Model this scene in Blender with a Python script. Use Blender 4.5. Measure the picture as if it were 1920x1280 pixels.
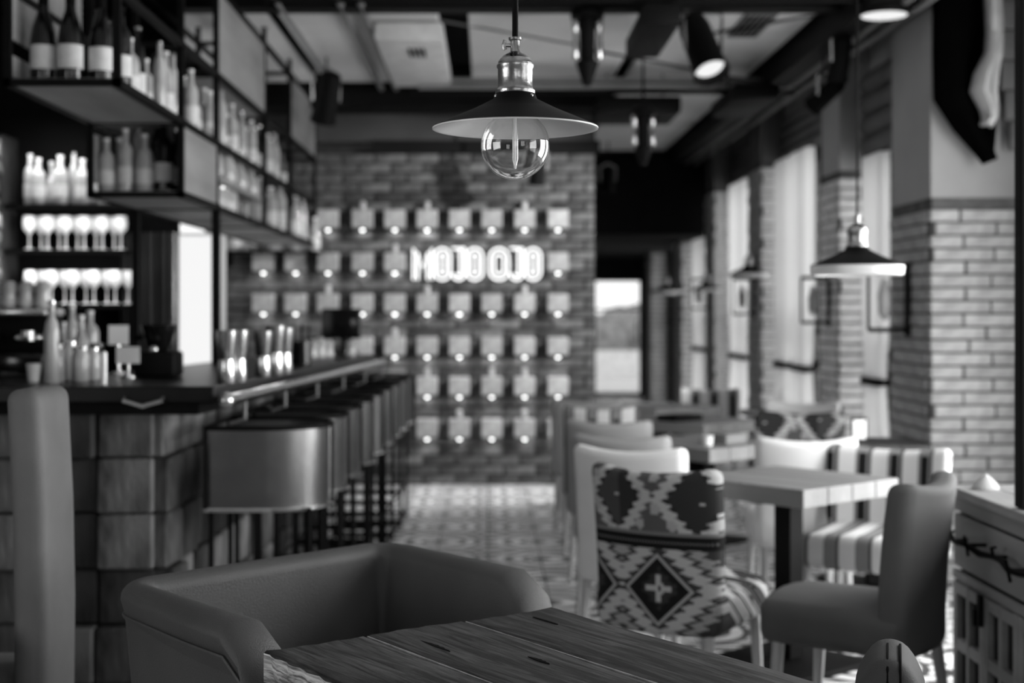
import bpy, bmesh, math, random
from mathutils import Vector, Matrix
R = math.radians
rnd = random.Random(7)
for o in list(bpy.data.objects): bpy.data.objects.remove(o, do_unlink=True)
sc = bpy.context.scene
COL = sc.collection
H = 1.42            # eye height (m)
F = 2666.67         # focal length in pixels of the 1920 frame (50 mm lens)

# ------------------------------------------------------------------ camera
cd = bpy.data.cameras.new('camera'); cam = bpy.data.objects.new('camera', cd); COL.objects.link(cam)
cam.location = (0, 0, H); cam.rotation_euler = (R(90), 0, 0)
cd.lens = 50; cd.sensor_width = 36; cd.shift_x = 45/1920; cd.shift_y = -60/1920
cd.clip_start = 0.05; cd.clip_end = 200
cd.dof.use_dof = True; cd.dof.focus_distance = 2.72; cd.dof.aperture_fstop = 2.6
sc.camera = cam
# ------------------------------------------------------------------ world (bright overcast sky)
w = bpy.data.worlds.new('world'); sc.world = w; w.use_nodes = True
bg = w.node_tree.nodes['Background']; bg.inputs[0].default_value = (1, 1, 1, 1); bg.inputs[1].default_value = 1.3
# ------------------------------------------------------------------ lights
def area(name, loc, rot, sx, sy, watts):
    l = bpy.data.lights.new(name, 'AREA'); l.shape = 'RECTANGLE'; l.size = sx; l.size_y = sy; l.energy = watts
    o = bpy.data.objects.new(name, l); COL.objects.link(o); o.location = loc; o.rotation_euler = rot
    return o
# daylight in the windows beside the camera (right wall) and behind it
for yy, e in ((0.9, 14), (3.4, 105), (5.7, 150)):
    area('window_daylight', (3.02, yy, 1.45), (0, R(90), 0), 2.1, 1.5, e)
for xx in (0.25, 2.1):
    area('window_daylight', (xx, -1.93, 1.65), (R(90), 0, 0), 1.1, 1.3, 8)
area('window_daylight', (-3.17, 1.1, 1.5), (0, R(-90), 0), 1.2, 1.9, 42)  # added lamp in an unseen left-wall window, fills surfaces facing left
# daylight just outside the windows between the piers
for y0, y1, z1, e in ((8.42, 9.55, 2.4, 30), (10.2, 12.3, 2.68, 45), (13.0, 14.9, 2.68, 36), (15.6, 17.4, 2.68, 28), (18.2, 20.6, 2.68, 24)):
    area('window_daylight', (2.80, (y0+y1)/2, z1/2), (0, R(90), 0), z1, y1-y0, e)
def spot(loc, tgt, watts, ang, blend=.5, rad=.03):
    l = bpy.data.lights.new('spot_beam', 'SPOT'); l.energy = watts; l.spot_size = R(ang); l.spot_blend = blend; l.shadow_soft_size = rad
    o = bpy.data.objects.new('spot_beam', l); COL.objects.link(o); o.location = loc
    o.rotation_euler = (Vector(tgt)-Vector(loc)).to_track_quat('-Z', 'Y').to_euler()
spot((2.10, 9.22, 2.70), (-0.1, 11.5, 1.2), 620, 66)
# ------------------------------------------------------------------ exposure
sc.view_settings.view_transform = 'Standard'; sc.view_settings.look = 'None'
sc.view_settings.exposure = -0.1; sc.view_settings.gamma = 1.0; sc.view_settings.use_curve_mapping = False

# ================================================================== helpers
def P(px, py, s):
    """point at scale s pixels per metre"""
    return Vector(((px-915)/s, F/s, H+(580-py)/s))

class X:
    """tiny expression compiler for shader Math nodes"""
    def __init__(s, nt, sock): s.nt = nt; s.k = sock
    def op(s, name, *a):
        n = s.nt.nodes.new('ShaderNodeMath'); n.operation = name
        for i, v in enumerate((s,)+a):
            if isinstance(v, X): s.nt.links.new(v.k, n.inputs[i])
            else: n.inputs[i].default_value = v
        return X(s.nt, n.outputs[0])
    def __add__(s, o): return s.op('ADD', o)
    __radd__ = __add__
    def __sub__(s, o): return s.op('SUBTRACT', o)
    def __mul__(s, o): return s.op('MULTIPLY', o)
    __rmul__ = __mul__
    def __truediv__(s, o): return s.op('DIVIDE', o)
    def abs(s): return s.op('ABSOLUTE')
    def floor(s): return s.op('FLOOR')
    def fract(s): return s.op('FRACT')
    def lt(s, v): return s.op('LESS_THAN', v)
    def gt(s, v): return s.op('GREATER_THAN', v)
    def min(s, v): return s.op('MINIMUM', v)
    def max(s, v): return s.op('MAXIMUM', v)
    def sin(s): return s.op('SINE')
    def tri(s): return (s.fract()-.5).abs()*2
    def mix(s, a, b):           # a*(1-s)+b*s
        if not isinstance(a, X): return (s*(b-a) if not isinstance(b, X) else (b-a)*s)+a
        return (s*(b-a if isinstance(b, X) else a*-1+b))+a

def new_mat(name):
    m = bpy.data.materials.new(name); m.use_nodes = True
    return m, m.node_tree, m.node_tree.nodes['Principled BSDF']
def coords(nt, kind='Object'):
    t = nt.nodes.new('ShaderNodeTexCoord'); sp = nt.nodes.new('ShaderNodeSeparateXYZ')
    nt.links.new(t.outputs[kind], sp.inputs[0])
    return t.outputs[kind], [X(nt, sp.outputs[i]) for i in range(3)]
MATS = {}
def mat(name, v, rough=.6, metal=0, amp=.15, scale=8, bump=.0, bscale=60, stretch=(1,1,1), kind='Object', coat=0, spec=.5, trans=0, emit=0, rand=0):
    if name in MATS: return MATS[name]
    m, nt, b = new_mat(name)
    b.inputs['Roughness'].default_value = rough; b.inputs['Metallic'].default_value = metal
    b.inputs['Specular IOR Level'].default_value = spec
    b.inputs['Coat Weight'].default_value = coat
    b.inputs['Transmission Weight'].default_value = trans
    co, _ = coords(nt, kind)
    mp = nt.nodes.new('ShaderNodeMapping'); mp.inputs['Scale'].default_value = stretch; nt.links.new(co, mp.inputs[0])
    n = nt.nodes.new('ShaderNodeTexNoise'); n.inputs['Scale'].default_value = scale; n.inputs['Detail'].default_value = 6
    nt.links.new(mp.outputs[0], n.inputs['Vector'])
    r = nt.nodes.new('ShaderNodeMapRange'); r.inputs[1].default_value = .3; r.inputs[2].default_value = .7
    r.inputs[3].default_value = v*(1-amp); r.inputs[4].default_value = v*(1+amp)
    nt.links.new(n.outputs[0], r.inputs[0])
    out = r.outputs[0]
    if rand:
        oi = nt.nodes.new('ShaderNodeObjectInfo')
        q = X(nt, oi.outputs['Random'])*(2*rand)+(1-rand)
        out = (X(nt, out)*q).k
    nt.links.new(out, b.inputs['Base Color'])
    if emit:
        b.inputs['Emission Strength'].default_value = emit; b.inputs['Emission Color'].default_value = (1,1,1,1)
    if bump:
        n2 = nt.nodes.new('ShaderNodeTexNoise'); n2.inputs['Scale'].default_value = bscale; n2.inputs['Detail'].default_value = 5
        nt.links.new(mp.outputs[0], n2.inputs['Vector'])
        bp = nt.nodes.new('ShaderNodeBump'); bp.inputs['Strength'].default_value = bump; bp.inputs['Distance'].default_value = .01
        nt.links.new(n2.outputs[0], bp.inputs['Height']); nt.links.new(bp.outputs[0], b.inputs['Normal'])
    MATS[name] = m
    return m

class MB:
    def __init__(s): s.v = []; s.f = []; s.M = Matrix.Identity(4)
    def add(s, vs, fs):
        k = len(s.v); s.v += [tuple(s.M @ Vector(v)) for v in vs]; s.f += [tuple(i+k for i in f) for f in fs]; return s
    def box(s, x0, x1, y0, y1, z0, z1):
        return s.add([(x0,y0,z0),(x1,y0,z0),(x1,y1,z0),(x0,y1,z0),(x0,y0,z1),(x1,y0,z1),(x1,y1,z1),(x0,y1,z1)],
                     [(3,2,1,0),(4,5,6,7),(0,1,5,4),(1,2,6,5),(2,3,7,6),(3,0,4,7)])
    def cbox(s, c, d): return s.box(c[0]-d[0]/2,c[0]+d[0]/2,c[1]-d[1]/2,c[1]+d[1]/2,c[2]-d[2]/2,c[2]+d[2]/2)
    def chbox(s, x0, x1, y0, y1, z0, z1, c=.005):
        """box with chamfered rim on every edge (24 verts)"""
        bm = bmesh.new(); bmesh.ops.create_cube(bm, size=1)
        for v in bm.verts: v.co = ((x0+x1)/2+v.co.x*(x1-x0), (y0+y1)/2+v.co.y*(y1-y0), (z0+z1)/2+v.co.z*(z1-z0))
        bmesh.ops.bevel(bm, geom=bm.edges[:], offset=c, segments=1, affect='EDGES')
        bm.verts.ensure_lookup_table()
        s.add([v.co[:] for v in bm.verts], [[v.index for v in f.verts] for f in bm.faces]); bm.free(); return s
    def rbox(s, x0, x1, y0, y1, z0, z1, r=.03, seg=4, fn=None, cuts=0):
        bm = bmesh.new(); bmesh.ops.create_cube(bm, size=1)
        for v in bm.verts: v.co = ((x0+x1)/2+v.co.x*(x1-x0), (y0+y1)/2+v.co.y*(y1-y0), (z0+z1)/2+v.co.z*(z1-z0))
        bmesh.ops.bevel(bm, geom=bm.edges[:], offset=r, segments=seg, profile=.5, affect='EDGES')
        if cuts:
            for ax in range(3):
                lo, hi = ((x0,x1),(y0,y1),(z0,z1))[ax]
                for i in range(1, cuts):
                    p = [0,0,0]; p[ax] = lo+r+(hi-lo-2*r)*i/cuts; n = [0,0,0]; n[ax] = 1
                    bmesh.ops.bisect_plane(bm, geom=bm.verts[:]+bm.edges[:]+bm.faces[:], plane_co=p, plane_no=n)
        bm.verts.ensure_lookup_table(); bm.verts.index_update()
        vs = [tuple(fn(v.co.copy())) if fn else v.co[:] for v in bm.verts]
        s.add(vs, [[v.index for v in f.verts] for f in bm.faces]); bm.free(); return s
    def lathe(s, prof, c=(0,0,0), n=20, caps=True):
        vs = []; fs = []
        for r, z in prof:
            for i in range(n):
                a = 2*math.pi*i/n; vs.append((c[0]+r*math.cos(a), c[1]+r*math.sin(a), c[2]+z))
        for j in range(len(prof)-1):
            for i in range(n):
                i2 = (i+1)%n; fs.append((j*n+i, j*n+i2, (j+1)*n+i2, (j+1)*n+i))
        if caps:
            fs.append(tuple(reversed(range(n)))); fs.append(tuple(range((len(prof)-1)*n, len(prof)*n)))
        return s.add(vs, fs)
    def tube(s, pts, r, n=8, closed=False):
        pts = [Vector(p) for p in pts]; m = len(pts); rr = r if isinstance(r, (list, tuple)) else [r]*m
        vs = []; fs = []; up = None
        for i, p in enumerate(pts):
            a = pts[(i-1) % m] if (i or closed) else p; b = pts[(i+1) % m] if (i < m-1 or closed) else p
            t = (b-a).normalized()
            if up is None: up = Vector((0,0,1)) if abs(t.z) < .9 else Vector((1,0,0))
            u = t.cross(up).normalized(); v = u.cross(t).normalized(); up = v
            for k in range(n):
                q = 2*math.pi*(k+.5)/n; vs.append(p+(u*math.cos(q)+v*math.sin(q))*rr[i])
        for i in range(m if closed else m-1):
            for k in range(n):
                k2 = (k+1)%n; j = (i+1)%m; fs.append((i*n+k, j*n+k, j*n+k2, i*n+k2))
        if not closed: fs.append(tuple(range(n))); fs.append(tuple(reversed(range((m-1)*n, m*n))))
        return s.add(vs, fs)
    def sphere(s, c, r, n=16, m=10, sz=1):
        prof = [(max(1e-4, r*math.sin(math.pi*j/m)), -r*sz*math.cos(math.pi*j/m)) for j in range(m+1)]
        return s.lathe(prof, c, n, caps=False)
    def build(s, name, m=None, parent=None, smooth=False, loc=None, rz=0, bevel=0, subd=0):
        me = bpy.data.meshes.new(name); me.from_pydata(s.v, [], s.f); me.validate()
        bm = bmesh.new(); bm.from_mesh(me); bmesh.ops.recalc_face_normals(bm, faces=bm.faces[:]); bm.to_mesh(me); bm.free()
        if m: me.materials.append(m)
        o = bpy.data.objects.new(name, me); COL.objects.link(o)
        if parent: o.parent = parent
        if loc is not None: o.location = loc
        o.rotation_euler = (0, 0, rz)
        if smooth:
            for p in me.polygons: p.use_smooth = True
            try:
                me.set_sharp_from_angle(angle=R(42))
            except Exception: pass
        if bevel:
            b = o.modifiers.new('bevel', 'BEVEL'); b.width = bevel; b.segments = 2; b.limit_method = 'ANGLE'
        if subd:
            b = o.modifiers.new('sub', 'SUBSURF'); b.levels = subd; b.render_levels = subd
        return o
def tag(o, label, cat, group=None):
    o['label'] = label; o['category'] = cat
    if group: o['group'] = group
    return o
def thing(name, label, cat, loc=(0,0,0), rz=0, group=None):
    o = bpy.data.objects.new(name, None); COL.objects.link(o); o.location = loc; o.rotation_euler = (0,0,rz)
    o.empty_display_size = .1
    return tag(o, label, cat, group)
def struct(o): o['kind'] = 'structure'; return o
def inst(src, name, parent, loc, rz=0, rot=None, scale=None):
    o = bpy.data.objects.new(name, src.data); COL.objects.link(o); o.parent = parent; o.location = loc
    o.rotation_euler = rot if rot else (0,0,rz)
    if scale: o.scale = scale
    return o
def dup(o, parent=None):
    c = o.copy(); COL.objects.link(c); c.parent = parent
    for ch in o.children: dup(ch, c)
    return c
ORD = ['first','second','third','fourth','fifth','sixth','seventh','eighth','ninth','tenth','eleventh','twelfth','thirteenth','fourteenth','fifteenth','sixteenth','seventeenth','eighteenth']
def nth(i): return ORD[i]

# ================================================================== materials
m_black = mat('black_painted_steel', .004, .6, 0, .2, spec=.08)
m_blackgloss = mat('gloss_black', .006, .12, 0, .1, spec=.4)
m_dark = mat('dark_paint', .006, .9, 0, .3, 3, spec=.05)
m_mid = mat('grey_paint', .12, .8, 0, .15, 3)
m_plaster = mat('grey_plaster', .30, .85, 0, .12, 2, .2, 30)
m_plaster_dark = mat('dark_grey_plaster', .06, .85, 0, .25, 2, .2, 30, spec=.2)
m_mortar = mat('dark_mortar', .035, .95, 0, .3, 12, .3, 60, spec=.1)
m_mortar_l = mat('pale_mortar', .10, .95, 0, .3, 12, .3, 60, spec=.1)
m_brick_d = mat('old_dark_brick', .07, .9, 0, .45, 14, .5, 50, rand=.5, spec=.2)
m_brick_l = mat('pale_brick', .36, .85, 0, .22, 18, .4, 60, rand=.12, spec=.2)
m_brick_p = mat('pale_pier_brick', .62, .85, 0, .15, 18, .4, 60, rand=.1, spec=.2)
m_brick_m = mat('mid_brick', .22, .85, 0, .22, 18, .4, 60, rand=.15, spec=.2)
m_tilebase = mat('grout', .05, .9)
m_ceil = mat('ceiling_panel', .56, .85, 0, .12, 1.2)
m_ceil_dk = mat('dark_soffit', .008, .9, 0, .3, 2, spec=.1)
m_pipe = mat('pipe_grey', .16, .55, .2, .15, 4)
m_galv = mat('galvanised_duct', .30, .45, .5, .15, 4)
m_concrete = mat('concrete', .36, .9, 0, .2, 12, .3, 50, rand=.12, spec=.2)
m_chrome = mat('brushed_metal', .62, .22, 1, .1, 30)
m_brass = mat('aged_brass', .42, .28, 1, .35, 40, .1, 90)
m_white = mat('white_enamel', .75, .3, 0, .05, 10)
m_whitepaper = mat('white_card', .9, .7, 0, .05, 10)
m_leather = mat('grey_leather', .055, .5, 0, .12, 6, .25, 350, spec=.35)
m_leather2 = mat('grey_faux_leather', .125, .55, 0, .12, 6, .25, 350, spec=.35)
m_velvet = mat('dark_grey_velvet', .05, .75, 0, .15, 6, .2, 300, spec=.2)
m_fabricg = mat('plain_grey_fabric', .10, .75, 0, .08, 6, .15, 300, spec=.2)
m_cream = mat('cream_upholstery', .75, .7, 0, .06, 6, .15, 300, spec=.2)
m_beige = mat('mid_grey_upholstery', .30, .7, 0, .08, 6, .15, 300, spec=.2)
m_legwood = mat('pale_leg_wood', .38, .6, 0, .2, 20, .1, 60, (1,1,.1))
m_bucket = mat('stool_metallic_leather', .16, .28, .9, .2, 5, .12, 200)
m_counter = mat('dark_counter', .006, .34, 0, .3, 6, spec=.18)
m_ply = mat('pale_plywood', .22, .7, 0, .25, 6, .1, 50, (1,.2,1))
m_tabletop = mat('oiled_table_wood', .20, .55, 0, .25, 7, .15, 50, (1,.12,1))
m_tableedge = m_tabletop
m_sideboard = mat('weathered_board', .26, .65, 0, .25, 9, .25, 70, (1,.15,1), rand=.15)
m_endgrain = mat('bar_wood_block', .085, .75, 0, .85, 11, .8, 40, (1,1,.35), rand=.8, spec=.2)
m_darkwood = mat('dark_stained_wood', .02, .6, 0, .3, 10, .2, 60)
m_curtain = mat('sheer_curtain', .62, .9, 0, .05, 4)
m_drape = mat('dark_curtain', .045, .9, 0, .2, 5, spec=.1)
m_glassb = mat('black_bottle_glass', .004, .12, 0, .1, spec=.5)
m_glassw = mat('pale_bottle_glass', .42, .15, 0, .2, 10, spec=.6)
m_glassm = mat('tinted_bottle_glass', .14, .15, 0, .2, 10, spec=.6)
m_labelw = mat('paper_label', .62, .8, 0, .08, 30)
m_stone = mat('rough_stone', .10, .9, 0, .6, 20, .6, 60, rand=.5)

def clear_glass(name, rough=0):
    m, nt, b = new_mat(name)
    b.inputs['Base Color'].default_value = (1,1,1,1); b.inputs['Roughness'].default_value = rough
    b.inputs['Transmission Weight'].default_value = 1; b.inputs['IOR'].default_value = 1.45
    return m
m_bulbglass = clear_glass('clear_bulb_glass')
def pane_glass():
    m = bpy.data.materials.new('window_glass'); m.use_nodes = True; nt = m.node_tree; nt.nodes.clear()
    o = nt.nodes.new('ShaderNodeOutputMaterial'); mx = nt.nodes.new('ShaderNodeMixShader'); t = nt.nodes.new('ShaderNodeBsdfTransparent')
    g = nt.nodes.new('ShaderNodeBsdfGlossy'); g.inputs['Roughness'].default_value = .02
    fr = nt.nodes.new('ShaderNodeFresnel'); fr.inputs[0].default_value = 1.3
    nt.links.new(fr.outputs[0], mx.inputs[0]); nt.links.new(t.outputs[0], mx.inputs[1]); nt.links.new(g.outputs[0], mx.inputs[2]); nt.links.new(mx.outputs[0], o.inputs[0])
    return m
m_glass = pane_glass()
def emis(name, s):
    m = bpy.data.materials.new(name); m.use_nodes = True; nt = m.node_tree; nt.nodes.clear()
    o = nt.nodes.new('ShaderNodeOutputMaterial'); e = nt.nodes.new('ShaderNodeEmission'); e.inputs[1].default_value = s
    nt.links.new(e.outputs[0], o.inputs[0]); return m
m_neon = emis('neon_tube', 2.4); m_lamp = emis('small_lamp', 4.5); m_disc = emis('ceiling_disc_light', 1.0); m_glowpanel = emis('glowing_white_panel', 1.0)

def curtain_mat():
    m, nt, b = new_mat('sheer_white_curtain')
    b.inputs['Base Color'].default_value = (.7,.7,.7,1); b.inputs['Roughness'].default_value = .9
    t = nt.nodes.new('ShaderNodeBsdfTranslucent'); t.inputs[0].default_value = (.8,.8,.8,1)
    mx = nt.nodes.new('ShaderNodeMixShader'); mx.inputs[0].default_value = .6
    out = nt.nodes['Material Output']
    nt.links.new(b.outputs[0], mx.inputs[1]); nt.links.new(t.outputs[0], mx.inputs[2]); nt.links.new(mx.outputs[0], out.inputs[0])
    return m
m_sheer = curtain_mat()

def kilim():
    """stepped diamond rug fabric, woven in object space"""
    m, nt, b = new_mat('kilim_fabric'); b.inputs['Roughness'].default_value = .95; b.inputs['Specular IOR Level'].default_value = .1
    _, (x, y, z) = coords(nt)
    v = z + (y+.14).max(0)*.8
    q = 110.0
    u = (x*q).floor()/q; vq = (v*q).floor()/q
    def lone(c, cv, hw, hv, uu=u, vv=vq): return ((uu-c).abs()/hw)+((vv-cv).abs()/hv)
    # lower field : framed diamonds, smooth outlines
    a = lone(.035, .495, .125, .125, x, v).min(lone(-.245, .495, .125, .125, x, v))
    aq = lone(.035, .495, .125, .125).min(lone(-.245, .495, .125, .125))
    teeth = ((v*36).tri())*.26
    outer = aq + teeth
    base = outer.gt(1.28)*outer.lt(1.75)                     # pale jagged border
    low = base.mix(.045, .42)
    low = (outer.gt(1.95)*outer.lt(2.3)).mix(low, .30)
    low = a.lt(1.02).mix(low, .012)
    low = (a.gt(.86)*a.lt(.98)).mix(low, .32)
    low = (aq + teeth*.6).lt(.62).mix(low, .035)
    star = (lone(.035,.495,.03,.03).max(0)).lt(1.0)
    star2 = ((((u-.035).abs()).min((vq-.495).abs())).lt(.009))*lone(.035,.495,.05,.05).lt(1.0)
    low = star.max(star2).mix(low, .42)
    low = lone(.035,.495,.008,.008).lt(1.0).mix(low, .02)
    # upper field : big dark lozenges between pale zigzag
    c = lone(-.115, .80, .085, .115).min(lone(.165, .79, .095, .115))
    co = c + teeth
    up = (co.gt(1.22)*co.lt(1.72)).mix(.09, .42)
    up = ((u*55).sin()*(vq*60).sin()).gt(.55).mix(up, .34)
    up = (co.gt(.98)*co.lt(1.22)).mix(up, .02)
    up = c.lt(.98).mix(up, .03)
    up = (c.lt(.98)*x.lt(-.10)).mix(up, .06)
    up = lone(-.115,.80,.010,.010).min(lone(.185,.78,.010,.010)).lt(1.0).mix(up, .35)
    sel = v.gt(.655)
    col = sel.mix(low, up)
    band = v.gt(.632)*v.lt(.676)
    col = band.mix(col, .010)
    col = (v.gt(.676)*v.lt(.688)).mix(col, .16)
    col = (v.gt(.650)*v.lt(.657)*((x*90).fract().lt(.5))).mix(col, .14)
    nt.links.new(col.k, b.inputs['Base Color'])
    n = nt.nodes.new('ShaderNodeTexNoise'); n.inputs['Scale'].default_value = 400
    bp = nt.nodes.new('ShaderNodeBump'); bp.inputs['Strength'].default_value = .3; bp.inputs['Distance'].default_value = .004
    nt.links.new(n.outputs[0], bp.inputs['Height']); nt.links.new(bp.outputs[0], b.inputs['Normal'])
    return m
m_kilim = kilim()
def stripes():
    m, nt, b = new_mat('striped_fabric'); b.inputs['Roughness'].default_value = .95; b.inputs['Specular IOR Level'].default_value = .1
    _, (x, y, z) = coords(nt)
    t = (x*7.3 + (z*3).sin()*.05 + (y*9).sin()*.08).fract()
    c = t.lt(.50).mix(.2, .6); c = (t.gt(.66)*t.lt(.90)*z.lt(.79)*z.gt(.50)).mix(c, .012)
    c = (t.gt(.54)*t.lt(.60)).mix(c, .04)
    nt.links.new(c.k, b.inputs['Base Color']); return m
m_stripe = stripes()
def floor_mat():
    m, nt, b = new_mat('patterned_cement_tile'); b.inputs['Roughness'].default_value = .38; b.inputs['Specular IOR Level'].default_value = .35
    _, (x, y, z) = coords(nt)
    oi = nt.nodes.new('ShaderNodeObjectInfo'); rn = X(nt, oi.outputs['Random'])
    g = nt.nodes.new('ShaderNodeNewGeometry'); sp = nt.nodes.new('ShaderNodeSeparateXYZ'); nt.links.new(g.outputs['Position'], sp.inputs[0])
    wx, wy = X(nt, sp.outputs[0]), X(nt, sp.outputs[1])
    k = 1/.6
    fx = ((wx*k).fract()-.5).abs(); fy = ((wy*k).fract()-.5).abs()
    r = ((fx*fx+fy*fy).op('SQRT'))
    ring = (r*6.0 + ((wx*k*6.28).sin())*.35).fract()
    c = ring.lt(.40).mix(.85, .07)
    c = (fx+fy).lt(.12).mix(c, .02)
    c = ((fy*7).fract().lt(.28)*r.gt(.42)).mix(c, .05)
    c = c*(rn*.3+.85)
    nt.links.new(c.k, b.inputs['Base Color']); return m
m_tile = floor_mat()
def plank_mat(name, lo, hi, axis_scale, rough=.5):
    m, nt, b = new_mat(name); b.inputs['Roughness'].default_value = rough; b.inputs['Specular IOR Level'].default_value = .35
    co, _ = coords(nt)
    mp = nt.nodes.new('ShaderNodeMapping'); mp.inputs['Scale'].default_value = axis_scale; nt.links.new(co, mp.inputs[0])
    oi = nt.nodes.new('ShaderNodeObjectInfo'); cx = nt.nodes.new('ShaderNodeCombineXYZ')
    nt.links.new((X(nt, oi.outputs['Random'])*9).k, cx.inputs[0]); nt.links.new(cx.outputs[0], mp.inputs['Location'])
    n = nt.nodes.new('ShaderNodeTexNoise'); n.inputs['Scale'].default_value = 5; n.inputs['Detail'].default_value = 10; n.inputs['Roughness'].default_value = .65; n.inputs['Distortion'].default_value = .6
    nt.links.new(mp.outputs[0], n.inputs['Vector'])
    n2 = nt.nodes.new('ShaderNodeTexNoise'); n2.inputs['Scale'].default_value = 2.2; n2.inputs['Detail'].default_value = 3
    nt.links.new(co, n2.inputs['Vector'])
    t = ((X(nt, n.outputs[0])-.5)*3.6 + (X(nt, n2.outputs[0])-.5)*2.0 + .40)
    t = t.max(0).min(1)
    c = t*(hi-lo)+lo
    nt.links.new(c.k, b.inputs['Base Color'])
    bp = nt.nodes.new('ShaderNodeBump'); bp.inputs['Strength'].default_value = .5; bp.inputs['Distance'].default_value = .003
    nt.links.new(n.outputs[0], bp.inputs['Height']); nt.links.new(bp.outputs[0], b.inputs['Normal'])
    return m
m_fgtable = plank_mat('dark_rustic_plank', .004, .085, (14, 1.0, 14), .48)
m_fgedge = plank_mat('raw_sawn_edge', .10, .85, (5, 1.5, 22), .8)

# ================================================================== STRUCTURE
XR, YB = 2.57, F/231          # window wall plane, brick end wall depth
# floor slab
fl = struct(MB().box(-3.6, 3.4, -2.4, 23.6, -.12, -.008).build('floor', m_tilebase))
t0 = MB().chbox(-.147, .147, -.147, .147, -.01, 0, .002).build('tile', m_tile, fl, loc=(-.75, 3.75, 0))
nt_ = 0; rest = MB()
rest_pts = []
for j in range(0, 27):
    for i in range(0, 11):
        x = -.75+.3*i; y = 3.75+.3*j
        if i == 0 and j == 0: continue
        if nt_ < 288 and not (y > 10.4 and x > 1.2): inst(t0, 'tile', fl, (x, y, 0)); nt_ += 1
        else: rest.chbox(x-.147, x+.147, y-.147, y+.147, -.01, 0, .002)
for j in range(-20, 66):
    for i in range(-9, 14):
        x = -.75+.3*i; y = 3.75+.3*j
        if 0 <= i < 11 and 0 <= j < 27: continue
        if -3.5 < x < 3.3 and -2.3 < y < 23.4: rest.box(x-.147, x+.147, y-.147, y+.147, -.01, 0)
o = rest.build('tile_field', m_tile, fl); o['kind'] = 'stuff'

# left wall, rear wall with two windows, back-bar wall
b = MB()
for a, c in ((-2.2, .1), (2.1, 8.3)): b.box(-3.4, -3.2, a, c, 0, 3.4)
b.box(-3.4, -3.2, .1, 2.1, 0, .85); b.box(-3.4, -3.2, .1, 2.1, 2.15, 3.4)
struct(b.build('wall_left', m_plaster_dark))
def wall_with_holes(name, x0, x1, z0, z1, holes, y0, y1, m):
    b = MB(); xs = sorted({x0, x1, *[h[0] for h in holes], *[h[1] for h in holes]})
    for a, c in zip(xs, xs[1:]):
        hs = [h for h in holes if h[0] <= a and h[1] >= c]
        if hs:
            h = hs[0]
            if h[2] > z0: b.box(a, c, y0, y1, z0, h[2])
            if h[3] < z1: b.box(a, c, y0, y1, h[3], z1)
        else: b.box(a, c, y0, y1, z0, z1)
    return struct(b.build(name, m))
wall_with_holes('wall_rear', -3.4, 3.4, 0, 3.4, [(-.35,.85,.95,2.35), (1.5,2.7,.95,2.35)], -2.2, -2.0, m_plaster_dark)
struct(MB().box(-3.4, -1.83, 8.25, 8.45, 0, 3.4).build('wall_backbar', m_dark))
# ---- brick end wall
wb = struct(MB().box(-2.3, .86, YB+.02, YB+.3, 0, 2.72).build('wall_back', m_mortar))
bl, bh = .262, .079
b0 = None; nb = 0; rest = MB()
rows = int(2.70/bh)
cand = []
for r_ in range(rows):
    off = 0 if r_ % 2 else bl/2
    for c in range(-1, 13):
        x0 = -2.22+c*bl+off; x1 = x0+bl-.012
        x0 = max(x0, -2.22); x1 = min(x1, .862)
        if x1-x0 < .06: continue
        cand.append((x0, x1, r_*bh+.004, (r_+1)*bh-.006))
cand.sort(key=lambda q: (q[0] < -1.3) or (q[2] < .12))
meshes = {}
for (x0, x1, z0, z1) in cand:
    L = round(x1-x0, 3)
    if nb < 296:
        if L not in meshes: meshes[L] = MB().chbox(-L/2, L/2, -.03, .03, -(z1-z0)/2, (z1-z0)/2, .004).build('brick', m_brick_d, wb, loc=((x0+x1)/2, YB+.02-rnd.uniform(0,.012), (z0+z1)/2))
        else: inst(meshes[L], 'brick', wb, ((x0+x1)/2, YB+.02-rnd.uniform(0,.012), (z0+z1)/2))
        nb += 1
    else: rest.chbox(x0, x1, YB-.005, YB+.03, z0, z1, .004)
o = rest.build('brick_field', m_brick_d, wb); o['kind'] = 'stuff'
# jamb at the right end of the brick wall, upper bands
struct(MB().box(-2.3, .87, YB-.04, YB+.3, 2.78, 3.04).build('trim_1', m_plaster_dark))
struct(MB().box(-2.3, .90, YB-.45, YB+.3, 3.0, 3.4).build('trim_2', m_ceil_dk))
struct(MB().box(-.93, .90, YB-.10, YB+.02, 2.68, 2.78).build('trim_3', m_ceil_dk))
# ---- deep part of the room at the right
struct(MB().box(.86, 3.4, 15.8, 16.1, 2.25, 3.4).build('trim_4', m_ceil_dk))
struct(MB().box(.6, 3.4, 16.0, 23.6, 2.25, 2.35).build('trim_5', m_ceil_dk))
struct(MB().box(.62, .86, YB+.3, 23.6, 0, 3.4).build('wall_corridor', m_plaster_dark))
fd = F/115
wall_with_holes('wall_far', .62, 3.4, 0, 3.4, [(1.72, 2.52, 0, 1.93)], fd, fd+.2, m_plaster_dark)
d = struct(thing('door_1', '', '', (2.12, fd+.05, 0))); 
for k in ('label', 'category'): del d[k]
b = MB()
for x in (-.40, .36): b.box(x, x+.04, 0, .06, 0, 1.93)
b.box(-.40, .40, 0, .06, 1.88, 1.93); b.box(-.40, .40, 0, .06, 0, .06); b.box(-.4,.4,.01,.05,1.40,1.43)
b.build('door_frame', m_black, d); MB().box(-.38, .38, .025, .035, .05, 1.9).build('pane', m_glass, d)
MB().tube([(.30,-.04,.85),(.30,-.04,1.25)], .012).build('door_handle', m_chrome, d, True)
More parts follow.
